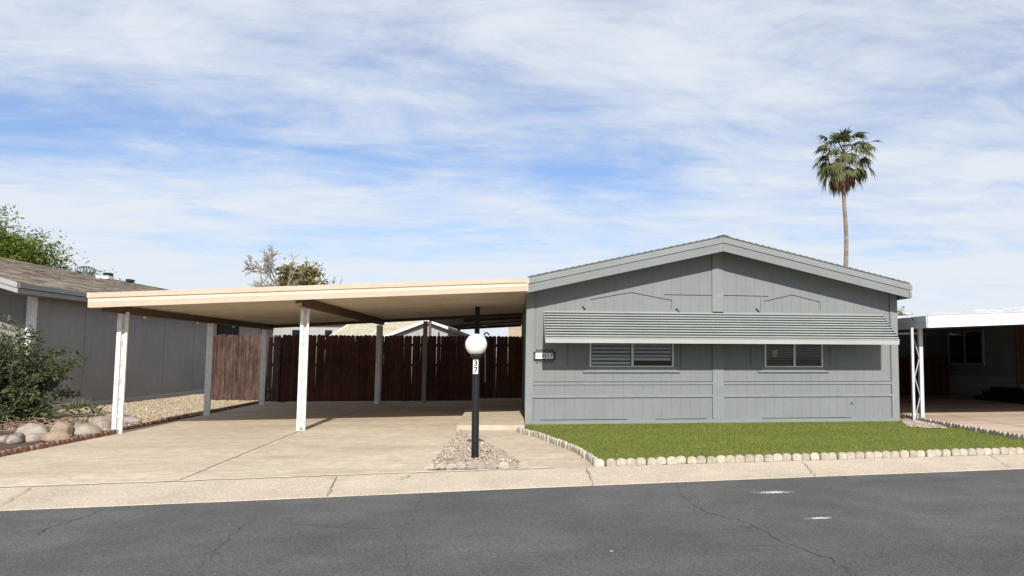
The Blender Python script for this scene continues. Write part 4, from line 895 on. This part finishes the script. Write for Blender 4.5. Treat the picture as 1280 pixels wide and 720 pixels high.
# evergreen shrub at the left
bs = thing('shrub', 'feathery dark green shrub with dead twigs at its foot beside the boulders', 'shrub', (-9.75, 18.0, 0.0))
lm = MB(); sm_ = MB(); rnd = random.Random(4); B0 = Vector((-10.1, 18.0, 0.02))
for i in range(165):
    a = rnd.uniform(0, 6.283); el = rnd.uniform(.05, 1.45) ** 1.0; ln_ = (1.22 - .2 * (el < .4)) * rnd.uniform(.55, 1.0) * (1 + .34 * math.sin(el) ** 2); d = Vector((math.cos(a) * math.cos(el), math.sin(a) * math.cos(el) * .8, math.sin(el))); p = B0 + Vector((rnd.gauss(0, .30), rnd.gauss(0, .2), rnd.uniform(.05, .55)))
    pts = [p]; dd = d.copy()
    for k in range(9):
        dd = (dd + Vector((rnd.gauss(0, .06), rnd.gauss(0, .06), .02 - .035 * k * math.cos(el)))).normalized(); pts.append(pts[-1] + dd * ln_ / 9)
    sm_.tube(pts, [.009 * (1 - k / 11) for k in range(10)], 4, cap=False)
    for k in range(3, 10):
        q = pts[k]; dd = (pts[k] - pts[k - 1]).normalized()
        for _ in range(5):
            sd_ = (dd * .7 + Vector((rnd.gauss(0, 1), rnd.gauss(0, 1), rnd.gauss(0, .5)))).normalized(); L_ = rnd.uniform(.08, .17); b_ = q
            for j in range(4):
                c = b_ + sd_ * L_ * (j + .6) / 4
                ld = (sd_ + Vector((rnd.gauss(0, .7), rnd.gauss(0, .7), rnd.gauss(0, .4)))).normalized(); u = ld.cross(Vector((rnd.gauss(0, 1), rnd.gauss(0, 1), 1))).normalized(); sz = rnd.uniform(.06, .115)
                lm.add([c, c + ld * sz * .5 + u * sz * .21, c + ld * sz, c + ld * sz * .5 - u * sz * .21], [(0, 1, 2, 3)])
sm_.build('stem', m_bark, bs, norm=False); lm.build('foliage', m_lf_bush, bs, norm=False)
tw = MB(); 
for i in range(120):
    c = Vector(G(rnd.uniform(0, 85), rnd.uniform(528, 543), .03)); a = rnd.uniform(0, 6.28); L_ = rnd.uniform(.12, .5); z = rnd.uniform(0, .16)
    e = c + Vector((math.cos(a) * L_, math.sin(a) * L_, rnd.uniform(-.05, .25))); e.z = max(.03, e.z); tw.tube([c + Vector((0, 0, z)), c.lerp(e, .5) + Vector((0, 0, z * .6 + .03)), e], [.008, .006, .003], 4, cap=False)
tag(tw.build('dead_twigs', mat('dead_twig', (.30, .20, .14), .9, noise=[(4, .4)]), norm=False), 'tangle of dry brown twigs on the ground under the shrub', 'twigs', kind='stuff')
for (x, y, h) in ((-10.6, 24.2, .25), (-10.7, 22.3, .35), (-9.5, 20.6, .3)):
    w = MB()
    for k in range(16): a = rnd.uniform(0, 6.28); w.tube([(x, y, .02), (x + math.cos(a) * h * .3, y + math.sin(a) * h * .3, h * .6), (x + math.cos(a) * h * .6, y + math.sin(a) * h * .6, h * rnd.uniform(.7, 1.1))], [.004, .004, .002], 3, cap=False)
    o = recentre(w.build('weed', m_lf_olive, norm=False), (x, y, .02)); tag(o, {24.2: 'farthest dry weed sprouting at the foot of the grey side wall', 22.3: 'middle dry weed sprouting at the foot of the grey side wall', 20.6: 'dry weed in the gravel nearest to the shrub'}[y], 'weed', 'weeds in the gravel')
w = MB(); c = G(1218, 566)
for k in range(60): a = rnd.uniform(0, 6.28); w.tube([(c[0] + rnd.gauss(0, .05), c[1] - .02, 0), (c[0] + math.cos(a) * .09, c[1] - .03 + math.sin(a) * .05, rnd.uniform(.02, .07))], [.003, .002], 3, cap=False)
tag(recentre(w.build('weed', m_blade, norm=False), (c[0], c[1], 0)), 'small green weed growing before the front edging stones', 'weed')

# fan palm
PX_, PY_ = 25.25, 60.0
pm = thing('palm_tree', 'tall fan palm with skirt of dead fronds behind the grey home', 'palm tree', (PX_, PY_, -.02))
tk = MB(); tk.tube([(PX_ + .08 * math.sin(k * .5), PY_, k * 16.2 / 24) for k in range(25)], [(.205 - .065 * k / 24) * (1 + .03 * (k % 2)) for k in range(25)], 12); tk.build('trunk', m_palmt, pm)
HC = Vector((PX_ - .05, PY_, 17.0))
def frond(mb, origin, d, pet, fan, nleaf, droop, rnd, spreadA=2.1):
    d = d.normalized(); side = d.cross(Vector((0, 0, 1)))
    side = side.normalized() if side.length > .1 else Vector((1, 0, 0)); upn = side.cross(d).normalized()
    pts = [origin]; dd = d.copy()
    for k in range(4): dd = (dd + Vector((0, 0, -.05 * droop))).normalized(); pts.append(pts[-1] + dd * pet / 4)
    mb.tube(pts, [.03, .025, .02, .018, .015], 4, cap=False); hub = pts[-1]; side = dd.cross(Vector((0, 0, 1))); side = side.normalized() if side.length > .1 else Vector((1, 0, 0)); upn = side.cross(dd).normalized()
    for i in range(nleaf):
        a = (i / (nleaf - 1) - .5) * spreadA * rnd.uniform(.85, 1.15); ld = (dd * math.cos(a) + side * math.sin(a) + upn * .12 * abs(math.sin(a))).normalized(); L_ = fan * (1 - .25 * abs(a) / spreadA) * rnd.uniform(.6, 1.15)
        p0 = hub; w0 = fan * .05; p = hub; q = ld.copy(); strip = []; 
        for k in range(5):
            w_ = [.012, w0 * .8, w0, w0 * .55, .006][k]; ws = (dd.cross(q)); ws = (side * math.cos(a) - dd * math.sin(a)).normalized()
            strip += [p + ws * w_, p - ws * w_]; q = (q + Vector((0, 0, -(.04 + .20 * k * .5) * droop))).normalized(); p = p + q * L_ / 4
        mb.add(strip, [(2 * k, 2 * k + 1, 2 * k + 3, 2 * k + 2) for k in range(4)])
rnd = random.Random(12); gm = MB(); dm = MB(); GA = math.pi * (3 - math.sqrt(5))
for i in range(62):
    a = i * GA + rnd.uniform(-.2, .2); el = R(76 - 108 * (i / 62) + rnd.uniform(-14, 14)); d = Vector((math.cos(a) * math.cos(el), math.sin(a) * math.cos(el), math.sin(el)))
    frond(gm, HC + Vector((0, 0, (.35 - .4 * i / 62))), d, rnd.uniform(.6, 1.4) + .7 * math.cos(el), rnd.uniform(1.1, 1.6), 18, rnd.uniform(1.1, 2.6) + i / 50, rnd, rnd.uniform(1.5, 2.5))
frond(gm, HC + Vector((0, 0, .3)), Vector((.86, -.2, .50)), 2.3, 1.2, 7, 1.0, rnd, .9)
for i in range(44):
    a = i * GA; el = R(-18 - 62 * (i / 44) + rnd.uniform(-8, 8)); d = Vector((math.cos(a) * math.cos(el), math.sin(a) * math.cos(el), math.sin(el)))
    frond(dm, HC + Vector((0, 0, -.1 - .9 * i / 44)), d, rnd.uniform(.5, 1.9) * (1 - .55 * i / 44), rnd.uniform(.9, 1.5), 9, 2.6, rnd, 1.2)
gm.build('crown', m_palmg, pm, norm=False); dm.build('dead_fronds', m_palmd, pm, norm=False)
